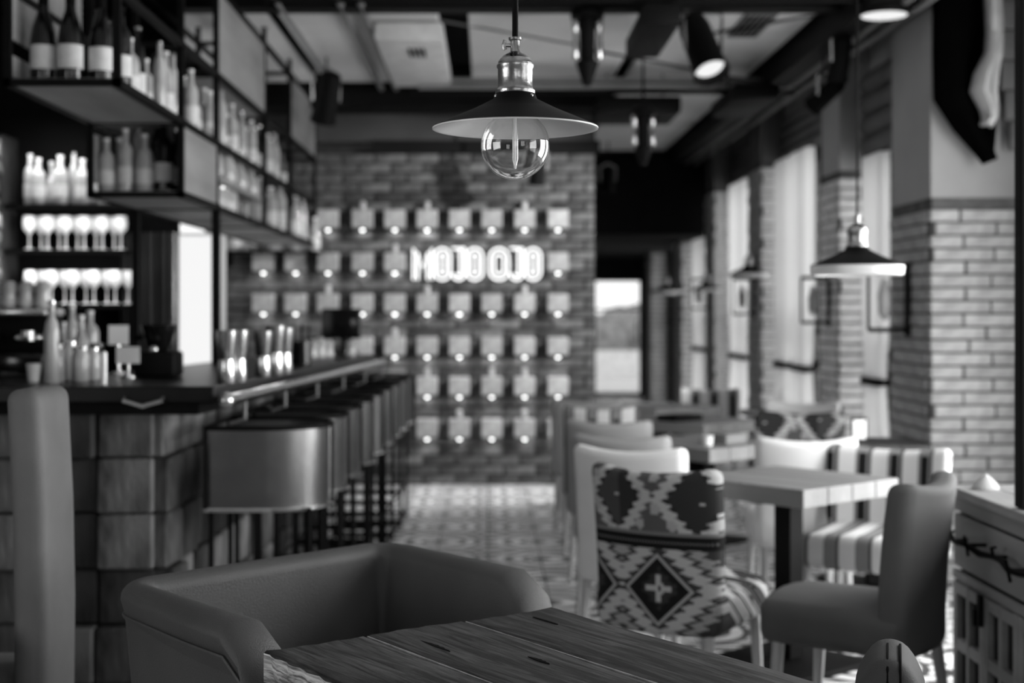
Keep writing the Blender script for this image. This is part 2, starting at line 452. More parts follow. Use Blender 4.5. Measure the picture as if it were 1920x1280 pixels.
# outside the far door
gr = struct(MB().box(-14, 30, 23.75, 60, -.3, -.02).build('ground', mat('pale_paving', .55, .9)))
tw = MB().box(-6, 9, 30, 30.2, -.02, .55).build('garden_wall', mat('white_render', .8, .9)); tag(tw, 'low white garden wall seen through the far glass door', 'wall')
gh = MB()
for i in range(60):
    x = -4+i*.22; gh.sphere((x+rnd.uniform(-.1,.1), 40+rnd.uniform(-1,1), rnd.uniform(.4,.9)), rnd.uniform(.5,.9), 8, 6)
gh = gh.build('hedge', mat('far_hedge', .25, .9, 0, .4, 6), None, True); gh['kind'] = 'stuff'; tag(gh, 'pale distant hedge seen beyond the garden wall', 'hedge')

# ---- window wall (right): piers, windows, heads
piers = [(F/350, F/350+.74, 2.37, 3.05), (9.6, 10.12, 2.37, XR+.05), (12.35, 12.95, 2.37, XR+.05), (14.93, 15.5, 2.37, XR+.05), (17.45, 18.1, 2.37, XR+.05), (20.7, 21.3, 2.37, XR+.05)]
def brick_pier(name, y0, y1, x0, x1, ztop, bh, bl, m, stuff=False, mort=m_mortar_l, up=m_plaster):
    base = struct(MB().box(x0+.012, x1, y0+.012, y1, 0, 3.4 if up is None else ztop).build(name, mort))
    if up: MB().box(x0+.004, x1, y0+.004, y1-.001, ztop, 3.4).build('plaster_head', up, base)
    nr = int(ztop/bh); sb = MB(); cache = {}
    for r_ in range(nr):
        off = (bl*.45 if r_ % 2 else 0)+rnd.uniform(-.03,.03)
        z0, z1 = r_*bh+.003, (r_+1)*bh-.007
        for face in ('f', 's'):
            lo, hi = (x0, x1) if face == 'f' else (y0+.05, y1)
            p = lo-off
            while p < hi:
                a, c = max(p, lo), min(p+bl-.01, hi); p += bl
                if c-a < .03: continue
                L = round(c-a, 2); c = a+L
                pr = rnd.uniform(.0, .008)
                if face == 'f': cx, cy, dx, dy = (a+c)/2, y0+.02-pr, L, .05
                else: cx, cy, dx, dy = x0+.02-pr, (a+c)/2, .05, L
                cz = (z0+z1)/2
                if stuff: sb.chbox(cx-dx/2, cx+dx/2, cy-dy/2, cy+dy/2, z0, z1, .004); continue
                k = (face, L)
                if k not in cache: cache[k] = MB().chbox(-dx/2, dx/2, -dy/2, dy/2, -(z1-z0)/2, (z1-z0)/2, .005).build('brick', m, base, loc=(cx,cy,cz))
                else: inst(cache[k], 'brick', base, (cx,cy,cz))
    if stuff: o = sb.build('brick_field', m, base); o['kind'] = 'stuff'
    return base
# the side faces of the piers turn away from the light
for i, (y0, y1, x0, x1) in enumerate(piers):
    zt = 2.02 if i == 0 else (2.36 if i == 1 else 2.7)
    brick_pier('trim_%d' % (10+i), y0, y1, x0, x1, zt, .07, .33, m_brick_l if i == 0 else m_brick_p, stuff=(i > 2), up=(m_plaster if i < 2 else m_mid))
# wall above windows and solid wall pieces
b = MB()
segs = [(piers[k][1], piers[k+1][0]) for k in range(5)]
heads = [2.44, 2.72, 2.72, 2.72, 2.72]
for (a, c), hz in zip(segs, heads): b.box(XR, XR+.12, a, c, hz, 3.4)
b.box(XR, XR+.12, 21.3, 23.6, 0, 3.4)
# near part of the right wall: three more windows
b.box(3.05, 3.2, -2.2, 7.62, 2.6, 3.4); b.box(3.05, 3.2, -2.2, 7.62, 0, .35)
for a, c in ((-2.2, .1), (1.7, 2.6), (4.2, 4.95), (6.5, 7.7)): b.box(3.05, 3.2, a, c, .35, 2.6)
struct(b.build('wall_right', m_plaster))
wn = 0
def window(y0, y1, x, z0, z1, curt=True):
    global wn; wn += 1
    w_ = bpy.data.objects.new('window_%d' % wn, None); COL.objects.link(w_); w_.location = (x, (y0+y1)/2, 0); w_['kind'] = 'structure'
    hw = (y1-y0)/2; f = MB(); t = .05
    for a, c in ((-hw, -hw+t), (hw-t, hw), (-t/2, t/2)): f.box(.03, .09, a, c, z0, z1)
    for a in (z0, z1-t, z0+(z1-z0)*.45): f.box(.03, .09, -hw, hw, a, a+t)
    f.build('window_frame', m_black, w_)
    MB().box(.055, .062, -hw+t, hw-t, z0+t, z1-t).build('pane', m_glass, w_)
    return w_
for (a, c), hz in zip(segs, heads): window(a, c, XR+.02, .0, hz)
for a, c in ((.1, 1.7), (2.6, 4.2), (4.95, 6.5)): window(a, c, 3.06, .35, 2.6)
# left window, unseen, added to carry soft light from the left
w_ = window(.1, 2.1, -3.36, .85, 2.15)
# rear windows
for cx in (.25, 2.1):
    wn += 1
    w_ = bpy.data.objects.new('window_%d' % wn, None); COL.objects.link(w_); w_.location = (cx, -2.1, 1.65); w_['kind'] = 'structure'
    f = MB()
    for a in (-.6, -.025, .55): f.box(a, a+.05, -.03, .03, -.7, .7)
    for a in (-.7, -.02, .65): f.box(-.6, .6, -.03, .03, a, a+.05)
    f.build('window_frame', m_black, w_); MB().box(-.58, .58, -.004, .004, -.68, .68).build('pane', m_glass, w_)

# ---- ceiling: dark deck with suspended pale panels
CZ = 3.17
ce = struct(MB().box(-3.4, 3.4, -2.2, 23.6, CZ+.16, CZ+.3).build('ceiling', m_ceil_dk))
cols = [(-3.1,-2.15),(-2.05,-1.33),(-1.25,-.30),(-.12,.95),(1.05,1.95)]
rws = [(-2.0,.2),(.35,2.7),(2.85,5.2),(5.35,7.95),(8.25,10.95),(11.35,13.3),(13.45,15.7)]
for (a, c) in cols:
    for (y0, y1) in rws:
        if y0 > 11 and a < .8 : continue
        if y0 > 8 and a < -2.1: continue
        MB().chbox(a, c, y0, y1, CZ, CZ+.05, .006).build('ceiling_panel', m_ceil, ce)
# cross beams
for y in (8.1, 11.15, 15.75):
    if y > 11.5: MB().box(.9, 2.4, y-.07, y+.07, CZ-.02, CZ+.16).build('beam', m_black, ce)
    else: MB().box(-3.1, 2.4, y-.08, y+.08, CZ-.05, CZ+.16).build('beam', m_black, ce)

def pipe(name, label, pts, r, m, group=None, cat='pipe'):
    o = MB().tube(pts, r, 10).build(name, m, None, True); tag(o, label, cat, group); return o
pipe('ceiling_pipe', 'left of two parallel grey pipes under the ceiling left of the hanging lamp', [(-.83, 4.5, 3.14),(-.83, 11.4, 3.14)], .022, m_pipe)
pipe('ceiling_pipe', 'right of two parallel grey pipes under the ceiling left of the hanging lamp', [(-.715, 4.5, 3.14),(-.715, 11.4, 3.14)], .022, m_pipe)
pipe('ceiling_pipe', 'thin grey pipe under the ceiling running beside the hanging bar shelf', [(-1.17, 4.5, 3.12),(-1.17, 11.4, 3.12)], .014, m_pipe)
pipe('ceiling_pipe', 'upper grey pipe running along above the window wall', [(2.19, 5.0, 3.05),(2.19, 15.7, 3.05)], .032, m_pipe)
pipe('ceiling_pipe', 'lower grey pipe running along above the window wall', [(2.29, 5.0, 3.03),(2.29, 15.7, 3.03)], .024, m_pipe)
pipe('ceiling_pipe', 'light conduit crossing the room in front of the brick end wall, upper one', [(-.55, 10.4, 3.10),(2.2, 10.4, 3.10)], .018, m_galv)
pipe('ceiling_pipe', 'light conduit crossing the room in front of the brick end wall, lower one', [(-.55, 10.2, 2.98),(2.2, 10.2, 2.98)], .018, m_black)
pipe('ceiling_pipe', 'pale conduit between the two dark ones crossing the ceiling', [(-.5, 10.3, 3.035),(2.2, 10.3, 3.035)], .022, m_galv)
pipe('lighting_track', 'thin black track crossing the upper edge of the ceiling', [(-1.2, 7.6, 3.07),(2.3, 7.6, 3.07)], .014, m_black, cat='track')
pipe('ceiling_cable', 'grey cable slanting down right behind the lamp cord to the spotlight', [P(715,18,300), P(900,52,303), P(1080,84,306)], .008, m_pipe, cat='cable')
pipe('ceiling_cable', 'dark cable slanting from the spotlight toward the window wall', [P(1115,95,306), P(1240,118,290), P(1400,150,262), P(1500,165,240)], .008, m_black, cat='cable')
pipe('ceiling_cable', 'dark rod slanting up toward the round ceiling light', [P(1340,62,300), P(1560,22,318)], .010, m_black, cat='cable')
# black cable tray between panels and wall
b = MB().box(2.0, 2.15, 4.5, 15.7, 3.02, 3.2)
tag(b.build('cable_tray', m_black), 'long black cable tray along the ceiling beside the window wall pipes', 'cable tray')
# air duct box with grille + grilles in the panels
t = thing('air_unit', 'pale boxed air unit hanging under the ceiling left of the lamp cord', 'air unit', (-.47, 9.6, 3.045))
MB().rbox(-.22, .20, -1.0, .8, -.0, .115, .02, 2).build('casing', mat('air_unit_paint', .55, .6), t, True)
g = MB()
for i in range(4): g.box(-.03+i*.03, -.015+i*.03, -.75, -.45, -.006, .001)
g.build('grille', m_black, t)
t = thing('ceiling_grille', 'grey slatted air grille set in the ceiling panel near the window wall', 'vent', (1.62, 8.75, CZ-.012))
MB().chbox(-.1, .1, -.35, .35, 0, .014, .003).build('frame', m_mid, t)
for i in range(5): MB().box(-.08+i*.035, -.065+i*.035, -.32, .32, -.006, .002).build('slat', m_dark, t)
for (px, py, s_, dx, dy, dz, lab) in ((1190, 208, 252, .30, .35, .06, 'flat black duct under the ceiling right of the lamp shade'), (1395, 190, 262, .16, .5, .05, 'flat black duct under the ceiling left of the long pipes'), (1222, 60, 332, .10, .5, .06, 'black duct under the ceiling between the two upper spotlights')):
    t = thing('air_duct', lab, 'duct', P(px, py, s_)); MB().rbox(-dx, dx, -dy, dy, -dz, dz, .02, 2).build('duct_body', m_black, t, True)
    for a in (-dx*.7, dx*.7): MB().tube([(a, 0, dz), (a, 0, CZ+.1-t.location.z)], .006, 6).build('hanger', m_black, t)
t = thing('round_ceiling_light', 'bright oval looking ceiling light at the top near the pillar', 'ceiling light', (2.11, F/352, 2.985))
MB().lathe([(.13,0),(.135,.02),(.13,.05),(.03,.06)]).build('housing', m_black, t, True)
MB().lathe([(.005,-.012),(.08,-.010),(.12,-.002),(.125,.004)], caps=False).build('diffuser', m_disc, t, True)

# ---- track spotlights
def spotlight(c, label, tilt=25, sz=1.0, lit=False, yaw=0):
    t = thing('track_spotlight', label, 'spotlight', c, R(yaw), 'black spotlights under the ceiling')
    MB().tube([(0,0,.12*sz),(0,0,CZ+.1-c[2])], .008).build('stem', m_black, t, True)
    b = MB(); b.M = Matrix.Rotation(R(tilt), 4, 'X')
    b.lathe([(.03,.14),(.045,.13),(.052,.1),(.055,-.06),(.062,-.1),(.056,-.1),(.05,-.06)], n=18); 
    b.build('lamp_head', m_black, t, True).scale = (sz,)*3
    b = MB(); b.tube([(-.066,0,.0),(-.07,0,.12),(0,0,.16),(.07,0,.12),(.066,0,.0)], .006, 6); b.build('yoke', m_chrome, t, True).scale = (sz,)*3
    b = MB(); b.M = Matrix.Rotation(R(tilt), 4, 'X'); b.lathe([(.001,-.085),(.03,-.08),(.05,-.07)], caps=False)
    b.build('lens', m_disc if lit else m_chrome, t, True).scale = (sz,)*3
    return t
def twin_spot(c, label, sz):
    t = thing('track_spotlight', label, 'spotlight', c, 0, 'black spotlights under the ceiling')
    MB().tube([(0,0,.15*sz),(0,0,CZ+.1-c[2])], .008).build('stem', m_black, t, True)
    o = MB().lathe([(.045,.13),(.07,.11),(.07,.085),(.034,.08),(.032,-.09),(.05,-.10),(.02,-.19),(.016,-.20)], n=18).build('lamp_head', m_black, t, True); o.scale = (sz,)*3
    for s in (-1, 1):
        o = MB().lathe([(.010,-.09),(.014,-.085),(.014,-.02),(.011,-.01),(.011,.03),(.017,.045),(.017,.075),(.01,.085)], (s*.05,-.01,0), 12).build('side_bar', m_chrome, t, True); o.scale = (sz,)*3
    return t
twin_spot(P(1101, 72, 330), 'black twin-barred spotlight right of the lamp cord, leftmost of the upper pair', 1.35)
spotlight(P(1318, 95, 320), 'large black spotlight with a bright lens, upper middle of ceiling', -35, 1.8, True, 20)
twin_spot(P(1206, 243, 290), 'black spotlight with pale bars hanging just right of the lamp shade', 1.15)
spotlight(P(612, 190, 270), 'black spotlight beside the far end of the hanging bar shelf', 25, 1.5, False, 30)
spotlight(P(1008, 318, 245), 'black spotlight seen just behind the clear bulb', 25, 1.1, False, 10)
spotlight((2.16, 9.14, 2.79), 'black spotlight in front of the blinds below the two pipes', 55, 1.1, False, 45)
spotlight(P(1574, 118, 318), 'black spotlight highest on the window wall side', 10, 1.1, False, 40)
spotlight(P(1140, 340, 180), 'small spotlight in the dark area beyond the brick wall corner', 0, 1.2, True)

# ---- roman blinds over the windows + right top drape
def blind(y0, y1, x, z0, z1, label):
    t = thing('roman_blind', label, 'blind', (x, (y0+y1)/2, z0), 0, 'roman blinds over the windows')
    hw = (y1-y0)/2-.02; n = 4; h = (z1-z0)/n
    for i in range(n):
        vs = []; fs = []
        for a, yy in enumerate((-hw, hw)):
            for k in range(7):
                q = k/6; vs.append((-.035*math.sin(q*math.pi)-.01, yy, (i+q)*h))
        for k in range(6): fs.append((k, k+1, 8+k, 7+k))
        b = MB().add(vs, fs); o = b.build('fold', mat('blind_cloth', .14, .9, 0, .1, 8, spec=.1), t, True)
        s_ = o.modifiers.new('solid', 'SOLIDIFY'); s_.thickness = .006
    MB().tube([(0,-hw,-.005),(0,hw,-.005)], .012).build('hem_bar', m_mid, t, True)
blind(8.4, 9.58, XR-.02, 2.44, 3.0, 'grey roman blind nearest, between the pale pillar and next pier')
blind(10.14, 12.33, XR-.02, 2.70, 3.05, 'grey roman blind over the second window from the pale pillar')
blind(13.0, 14.9, XR-.02, 2.70, 3.05, 'grey roman blind over the third window from the pale pillar')

# ---- curtains with tie-backs
def curtain(y0, y1, x, z1, label):
    t = thing('window_curtain', label, 'curtain', (x, (y0+y1)/2, 0), 0, 'curtains on the window wall')
    hw = (y1-y0)/2; vs = []; fs = []; nu, nz = 48, 14
    for j in range(nz+1):
        z = .04+(z1-.04)*j/nz; pinch = 1-.28*math.exp(-((z-.95)/.25)**2)
        for i in range(nu+1):
            u = i/nu*2-1
            vs.append((.035*math.sin(i*1.25)*(.6+.4*pinch), u*hw*pinch, z))
    for j in range(nz):
        for i in range(nu):
            a = j*(nu+1)+i; fs.append((a, a+1, a+nu+2, a+nu+1))
    MB().add(vs, fs).build('fabric', m_sheer, t, True)
    MB().rbox(-.055, .055, -hw*.76, hw*.76, .93, .98, .015, 2).build('tie_back', m_black, t, True)
    MB().tube([(0,-hw-.05,z1+.01),(0,hw+.05,z1+.01)], .01).build('rail', m_black, t, True)
curtain(8.95, 9.42, 2.50, 2.42, 'pale curtain tied with black band between pale pillar and next pier')
curtain(10.95, 11.65, 2.49, 2.68, 'left of two pale curtains tied back in the second window')
curtain(11.75, 12.25, 2.49, 2.68, 'narrow pale curtain deeper in the second window')
curtain(13.6, 14.6, 2.49, 2.68, 'pale curtain in the third window from the pale pillar')
curtain(16.3, 17.2, 2.49, 2.68, 'farthest pale curtain in the fourth window')

# ---- bracket lamps on the piers
def bracket_lamp(loc, label, lit=0, sz=1.0):
    t = thing('wall_lantern', label, 'wall lamp', loc, 0, 'black bracket lamps on the piers')
    t.scale = (sz,)*3
    MB().box(-.012, .004, -.05, .05, -.2, .16).build('back_plate', m_black, t)
    MB().tube([(0,0,.14),(-.20,0,.14)], .014).build('arm', m_black, t, True)
    MB().tube([(0,0,-.17),(-.20,0,-.17)], .012).build('lower_arm', m_black, t, True)
    MB().tube([(-.20,0,.14),(-.20,0,-.17)], .008).build('rod', m_black, t, True)
    MB().lathe([(.008,-.12),(.03,-.09),(.034,0),(.02,.05),(.012,.08)], (-.12,0,0)).build('glass_tube', m_glassw, t, True)
bracket_lamp((2.37, 8.0, 1.50), 'black bracket lamp on the dark side of the pale pillar', sz=1.15)
bracket_lamp((2.37, 9.85, 1.50), 'black bracket lamp below the hanging shade, on second pier')
bracket_lamp((2.37, 12.6, 1.55), 'black bracket lamp on the third pier along the windows')
bracket_lamp((2.37, 15.2, 1.60), 'black bracket lamp on the fourth pier along the windows')

# ---- black drape and white cloth at top right, grey blind behind
pil = F/350-.03
def ribbon_solid(name, outline, y, th, m, label=None, cat=None, parent=None):
    """thick cloth with soft folds from an x,z outline list (left,right pairs by height)"""
    vs = []; fs = []; n = len(outline); nu = 10
    for (z, xl, xr) in outline:
        for i in range(nu+1):
            u = i/nu; vs.append((xl+(xr-xl)*u, y-.03*math.sin(u*9+z*2)-.02*math.sin(u*math.pi), z))
    for j in range(n-1):
        for i in range(nu):
            a = j*(nu+1)+i; fs.append((a, a+1, a+nu+2, a+nu+1))
    o = MB().add(vs, fs).build(name, m, parent, True); s_ = o.modifiers.new('solid', 'SOLIDIFY'); s_.thickness = th
    if label: tag(o, label, cat)
    return o
def xx(px, s=356): return (px-915)/s
def zz(py, s=356): return H+(580-py)/s
ribbon_solid('black_drape', [(zz(-110),xx(1752),xx(1872)),(zz(0),xx(1754),xx(1870)),(zz(100),xx(1755),xx(1870)),(zz(185),xx(1757),xx(1868)),(zz(240),xx(1795),xx(1866)),(zz(285),xx(1838),xx(1862)),(zz(302),xx(1852),xx(1860))], F/356, .03, mat('black_cloth', .0015, .95, spec=0), 'black drape hanging to a point at the top right beside the pillar', 'drape')
ribbon_solid('white_cloth_strip', [(zz(-60,362),xx(1850,362),xx(1872,362)),(zz(0,362),xx(1852,362),xx(1870,362)),(zz(60,362),xx(1856,362),xx(1872,362)),(zz(100,362),xx(1854,362),xx(1871,362)),(zz(140,362),xx(1834,362),xx(1868,362)),(zz(170,362),xx(1827,362),xx(1867,362)),(zz(205,362),xx(1846,362),xx(1870,362)),(zz(222,362),xx(1850,362),xx(1868,362)),(zz(236,362),xx(1846,362),xx(1856,362))], F/362, .02, mat('white_cloth', .38, .9), 'wavy white cloth strip hanging against the black drape', 'cloth')
t = thing('side_blind', 'dark grey pleated blind right of the black drape', 'blind', ((1890-915)/352, F/352-.05, 2.0))
for i in range(7):
    z0 = .26+i*.16; ins = max(0, .05-.03*i)
    MB().rbox(-.06+ins, .05, -.02, .03, z0, z0+.155, .012, 2).build('pleat', mat('blind_cloth', .14, .9), t, True)

# black steel post at right frame edge
tag(MB().chbox(1.605, 1.69, 4.28, 4.34, .818, 3.34, .004).build('steel_post', m_black), 'black steel post rising at the right edge above the sideboard', 'post')

# ================================================================== WALL CUBES + NEON SIGN
S = 231.0
colx = [498,558,618,682,742,802,862,922,983,1045]; rowy = [412,492,568,648,722,800]
present = {0:[2,3,4,5,6,7,8,9], 1:[0,1,2,3,4,9], 2:[0,1,2,3,4,5,6,7,8,9], 3:[3,4,5,6,7,8,9], 4:[4,5,6,7,8,9], 5:[5,6,7,8,9]}
cube0 = thing('wall_cube_lamp', 'x', 'wall lamp')
bx = MB().chbox(-.082, .082, -.14, 0, -.072, .072, .006).build('block', m_concrete, cube0)
lp = MB().sphere((0,-.095,-.088), .016, 10, 6, .8).build('bulb', m_lamp, cube0, True)
sk = MB().lathe([(.022,-.082),(.03,-.072)], (0,-.095,0), 10).build('socket', m_black, cube0)
MB().lathe([(.0165,-.0745),(.0002,-.0745)], (0,-.035,0), 14, caps=False).build('down_light', emis('down_light_disc', 150), cube0)
MB().lathe([(.018,-.077),(.022,-.077),(.022,-.070)], (0,-.035,0), 14, caps=False).build('down_light_ring', m_black, cube0)
pot0 = MB().lathe([(.018,0),(.026,.01),(.02,.04),(.026,.06),(.012,.075)], n=10).build('ornament', m_glassw, None, True)
COL.objects.unlink(pot0)
first = True; rowname = ['top','second','third','fourth','fifth','bottom']
orn = {(0,3),(0,5),(0,8),(1,4),(2,2),(2,5),(2,8),(3,4),(4,5),(4,8),(5,6),(5,8),(4,7)}
for r_, cs in present.items():
    for i, c in enumerate(cs):
        o = cube0 if first else dup(cube0); first = False
        o.location = ((colx[c]-915)/S, YB-.02, H+(580-rowy[r_])/S)
        tag(o, 'concrete cube lamp on brick end wall, %s row, %s from the left' % (rowname[r_], nth(i)), 'wall lamp', 'concrete cube lamps on the brick wall')
        if (r_, c) in orn:
            q = pot0.copy(); COL.objects.link(q); q.location = (o.location.x, o.location.y-.07, o.location.z+.072)
            tag(q, 'small pale ornament on the cube in the %s row, %s from the left' % (rowname[r_], nth(i)), 'ornament', 'ornaments on the wall cubes')
sign = thing('neon_sign', 'glowing white neon sign reading MOJO OJO on the brick wall', 'sign', ((895-915)/S, YB-.13, H+(580-496)/S))
def L(px): return (px-895)/S
def stadium(x0, x1, z0, z1, n=8):
    r = (x1-x0)/2; cx = (x0+x1)/2; pts = []
    for i in range(n+1): a = math.pi*i/n; pts.append((cx+r*math.cos(a), 0, z1-r+r*math.sin(a)))
    for i in range(n+1): a = math.pi+math.pi*i/n; pts.append((cx+r*math.cos(a), 0, z0+r+r*math.sin(a)))
    return pts
zb, zt = -.125, .125; tr = .0078
def letterO(x0, x1):
    b = MB(); b.tube(stadium(L(x0), L(x1), zb, zt), tr, 6, True); b.tube(stadium(L(x0)+.038, L(x1)-.038, zb+.045, zt-.045), tr, 6, True); b.build('letter', m_neon, sign, True)
def letterJ(x0, x1):
    b = MB(); r = (L(x1)-L(x0))/2; cx = L(x0)+r
    for k, rr in ((0, r), (1, r-.035)):
        pts = [(cx+rr-(0 if k == 0 else 0), 0, zt)]
        for i in range(9): a = -math.pi*i/8; pts.append((cx+rr*math.cos(a), 0, zb+r+rr*math.sin(a)))
        b.tube(pts, tr, 6)
    b.tube([(L(x0), 0, zt), (L(x1), 0, zt)], tr, 6); b.build('letter', m_neon, sign, True)
b = MB()
for dx in (0, .032):
    x0, x1 = L(777)+dx, L(811)-dx; cx = (x0+x1)/2
    b.tube([(x0,0,zb),(x0,0,zt-dx),(cx,0,-.02-dx),(x1,0,zt-dx),(x1,0,zb)], tr, 6)
b.build('letter', m_neon, sign, True)
letterO(816, 845); letterJ(849, 872); letterO(876, 905); letterO(918, 953); letterJ(956, 980); letterO(984, 1013)
for x in (790, 862, 935, 1000): MB().tube([(L(x), .01, 0), (L(x), .12, 0)], .005).build('bracket', m_chrome, sign, True)

# ================================================================== HERO PENDANT
def pendant(loc, label, dia=.30, top=3.2, hero=False, bulb=True):
    bulb = hero
    t = thing('pendant_lamp', label, 'pendant lamp', loc, 0, None if hero else 'black shaded pendant lamps over the tables')
    k = dia/.30; R0 = .15*k; n = 64 if hero else 32
    b = MB().lathe([(.033*k,.062*k),(.036*k,.06*k),(.040*k,.05*k),(.075*k,.032*k),(R0-.004,.001*k),(R0,-.001),(R0-.0005,-.0035)], n=n, caps=False); b.build('shade', m_black, t, True)
    b = MB().lathe([(.031*k,.048*k),(.038*k,.045*k),(.073*k,.027*k),(R0-.006,-.0025),(R0-.0015,-.0045),(R0+.0005,-.004),(R0+.0005,-.002)], n=n, caps=False); b.build('shade_lining', m_white, t, True)
    if not hero: MB().lathe([(R0-.004,0),(R0+.001,-.004),(R0-.002,-.03*k),(R0-.012,-.034*k),(R0-.014,-.004)], n=n, caps=False).build('white_rim', m_white, t, True)
    prof = [(.034,.058),(.036,.062),(.036,.066),(.033,.068),(.0315,.072),(.0315,.105),(.0335,.108),(.0335,.112),(.031,.114),(.031,.118),(.027,.124)]
    MB().lathe([(a*k, z*k) for a, z in prof], n=n).build('socket', m_brass, t, True)
    MB().lathe([(a*k, z*k) for a, z in [(.027,.124),(.021,.130),(.012,.134),(.010,.136)]], n=n).build('socket_cap', m_blackgloss, t, True)
    MB().lathe([(a*k, z*k) for a, z in [(.010,.134),(.0085,.138),(.0085,.156),(.012,.158),(.012,.162),(.005,.163)]], n=24).build('collar', m_brass, t, True)
    if hero:
        b = MB().tube([(-.008,0,.147),(-.018,0,.147)], .0035, 10)
        b.tube([(-.018,0,.139),(-.021,0,.147),(-.018,0,.156)], .004, 8); b.build('thumb_screw', m_brass, t, True)
        for a in (20, 140, 200, 320): MB().sphere((.037*math.cos(R(a)), .037*math.sin(R(a)), .054), .0035, 8, 6).build('rivet', m_brass, t, True)
    MB().tube([(0,0,.158*k),(0,0,top-loc[2])], .0055 if hero else .004, 10).build('cord', m_black, t, True)
    if bulb:
        r = .0625*k; cz = -.033*k-.0
        prof = [(.013*k,.055*k+0)]
        for j in range(3, 33):
            a = math.pi*j/32
            prof.append((max(.0002, r*math.sin(a)), cz+r*math.cos(a)))
        gl = MB().lathe(prof, n=48 if hero else 20, caps=False).build('bulb_glass', m_bulbglass, t, True)
        if hero:
            s_ = gl.modifiers.new('solid', 'SOLIDIFY'); s_.thickness = .0011; s_.offset = -1
        st = MB().tube([(0,0,.05*k),(0,0,-.075*k)], [.0028*k,.0022*k], 10).build('filament_stem', mat('frosted_filament', .8, .5, emit=.12), t, True)
        MB().lathe([(.012*k,.03*k),(.013*k,.058*k)], n=16).build('screw_base', m_brass, t, True)
        if hero:
            for s in (-1, 1): MB().tube([(0.0,0,.045),(s*.004,0,.03),(s*.004,0,-.06),(0,0,-.076)], .0009, 6).build('filament', m_chrome, st, True)
            MB().sphere((0,0,.03), .0045, 10, 6).build('support', m_chrome, st, True)
    return t
s0 = 1040
pendant(P(966, 238, s0), 'black cone pendant lamp with large clear globe bulb, sharp in front', .298, 3.3, True)
pendant(P(1607, 497, 500), 'black pendant lamp with white lining before the pale pillar', .345)
pendant(P(1404, 512, 215), 'small distant pendant lamp before the third pier', .34)
pendant(P(1325, 540, 190), 'pale glinting distant pendant lamp, middle of the far three', .30)
pendant(P(1250, 545, 175), 'farthest pendant lamp near the glass door', .33)

# ================================================================== BAR
bar = thing('bar_counter', 'long dark bar counter clad in rough wooden blocks', 'bar')
yN, yFar = F/515, 8.9
xN, xF = -1.0, -.707     # outer counter edge near and far
TZ = 1.14
def edge_x(y): return xN+(xF-xN)*(y-yN)/(yFar-yN)
# counter top (L shape prism)
def prism(pts, z0, z1):
    n = len(pts); return MB().add([(x,y,z0) for x,y in pts]+[(x,y,z1) for x,y in pts], [tuple(reversed(range(n))), tuple(range(n,2*n))]+[(i,(i+1)%n,n+(i+1)%n,n+i) for i in range(n)])
top = [(-3.15,yN),(xN,yN),(xF,yFar),(xF-.62,yFar),(xN-.66,yN+.98),(-3.15,yN+.98)]
prism(top, TZ-.06, TZ).build('worktop', m_counter, bar, bevel=.006)
prism([(-3.1,yN+.18),(xN-.26,yN+.18),(xF-.40,yFar-.05),(xF-.60,yFar-.05),(xN-.60,yN+.62),(-3.1,yN+.62)], 0, TZ-.06).build('carcass', m_darkwood, bar)
prism([(-3.12,yN+.03),(xN-.06,yN+.03),(xF-.06,yFar-.04),(xF-.2,yFar-.04),(xN-.25,yN+.2),(-3.12,yN+.2)], TZ-.105, TZ-.06).build('apron', m_black, bar)
# end-grain blocks
bp = .218
blk = {}
def add_block(name, cx, cy, cz, rz, w_, d_, h_):
    k = (round(w_,3),)
    if k not in blk:
        blk[k] = MB().chbox(-w_/2, w_/2, -d_/2, d_/2, -h_/2, h_/2, .008).build(name, m_endgrain, bar, loc=(cx,cy,cz), rz=rz)
    else: inst(blk[k], name, bar, (cx,cy,cz), rz)
for r_ in range(5):
    for c in range(9):
        pr = rnd.uniform(-.03, .05)
        add_block('wood_block', xN-.35-c*.212, yN+.16-pr+.0, .06+bp/2+r_*.208-.03, R(rnd.uniform(-1.5,1.5)), .206, .10, .203)
ang = math.atan2(xF-xN, yFar-yN)
for r_ in range(5):
    for c in range(19):
        y = yN+.24+c*.212; pr = rnd.uniform(-.02, .05)
        if y > yFar-.05: break
        add_block('wood_block', edge_x(y)-.26-.13*(y-yN)/(yFar-yN)+pr*.7, y, .06+bp/2+r_*.208-.03, R(90)-ang, .206, .10, .203)
# rail with brackets
b = MB().tube([(xN+.05, yN-.02, 1.09),(xF+.05, yFar, 1.09)], .022, 12)
rail = b.build('hand_rail', m_chrome, bar, True)
MB().sphere((xN+.05, yN-.02, 1.09), .03).build('rail_knob', m_chrome, rail, True)
for i in range(6):
    y = yN+.3+i*.7
    b = MB().tube([(edge_x(y)+.05,y,1.09),(edge_x(y)-.01,y,1.06)], .012, 8); b.tube([(edge_x(y)+.04,y,1.09),(edge_x(y)+.04,y,1.0),(edge_x(y)-.02,y,.98)], .008, 8)
    b.build('rail_bracket', m_pipe, rail, True)
# bag hook on the front apron
t = MB(); t.tube([(-1.32,yN-.01,1.10),(-1.32,yN-.03,1.09),(-1.25,yN-.035,1.07),(-1.18,yN-.03,1.09),(-1.18,yN-.01,1.10)], .008, 8); t.build('pull_handle', m_chrome, bar, True)
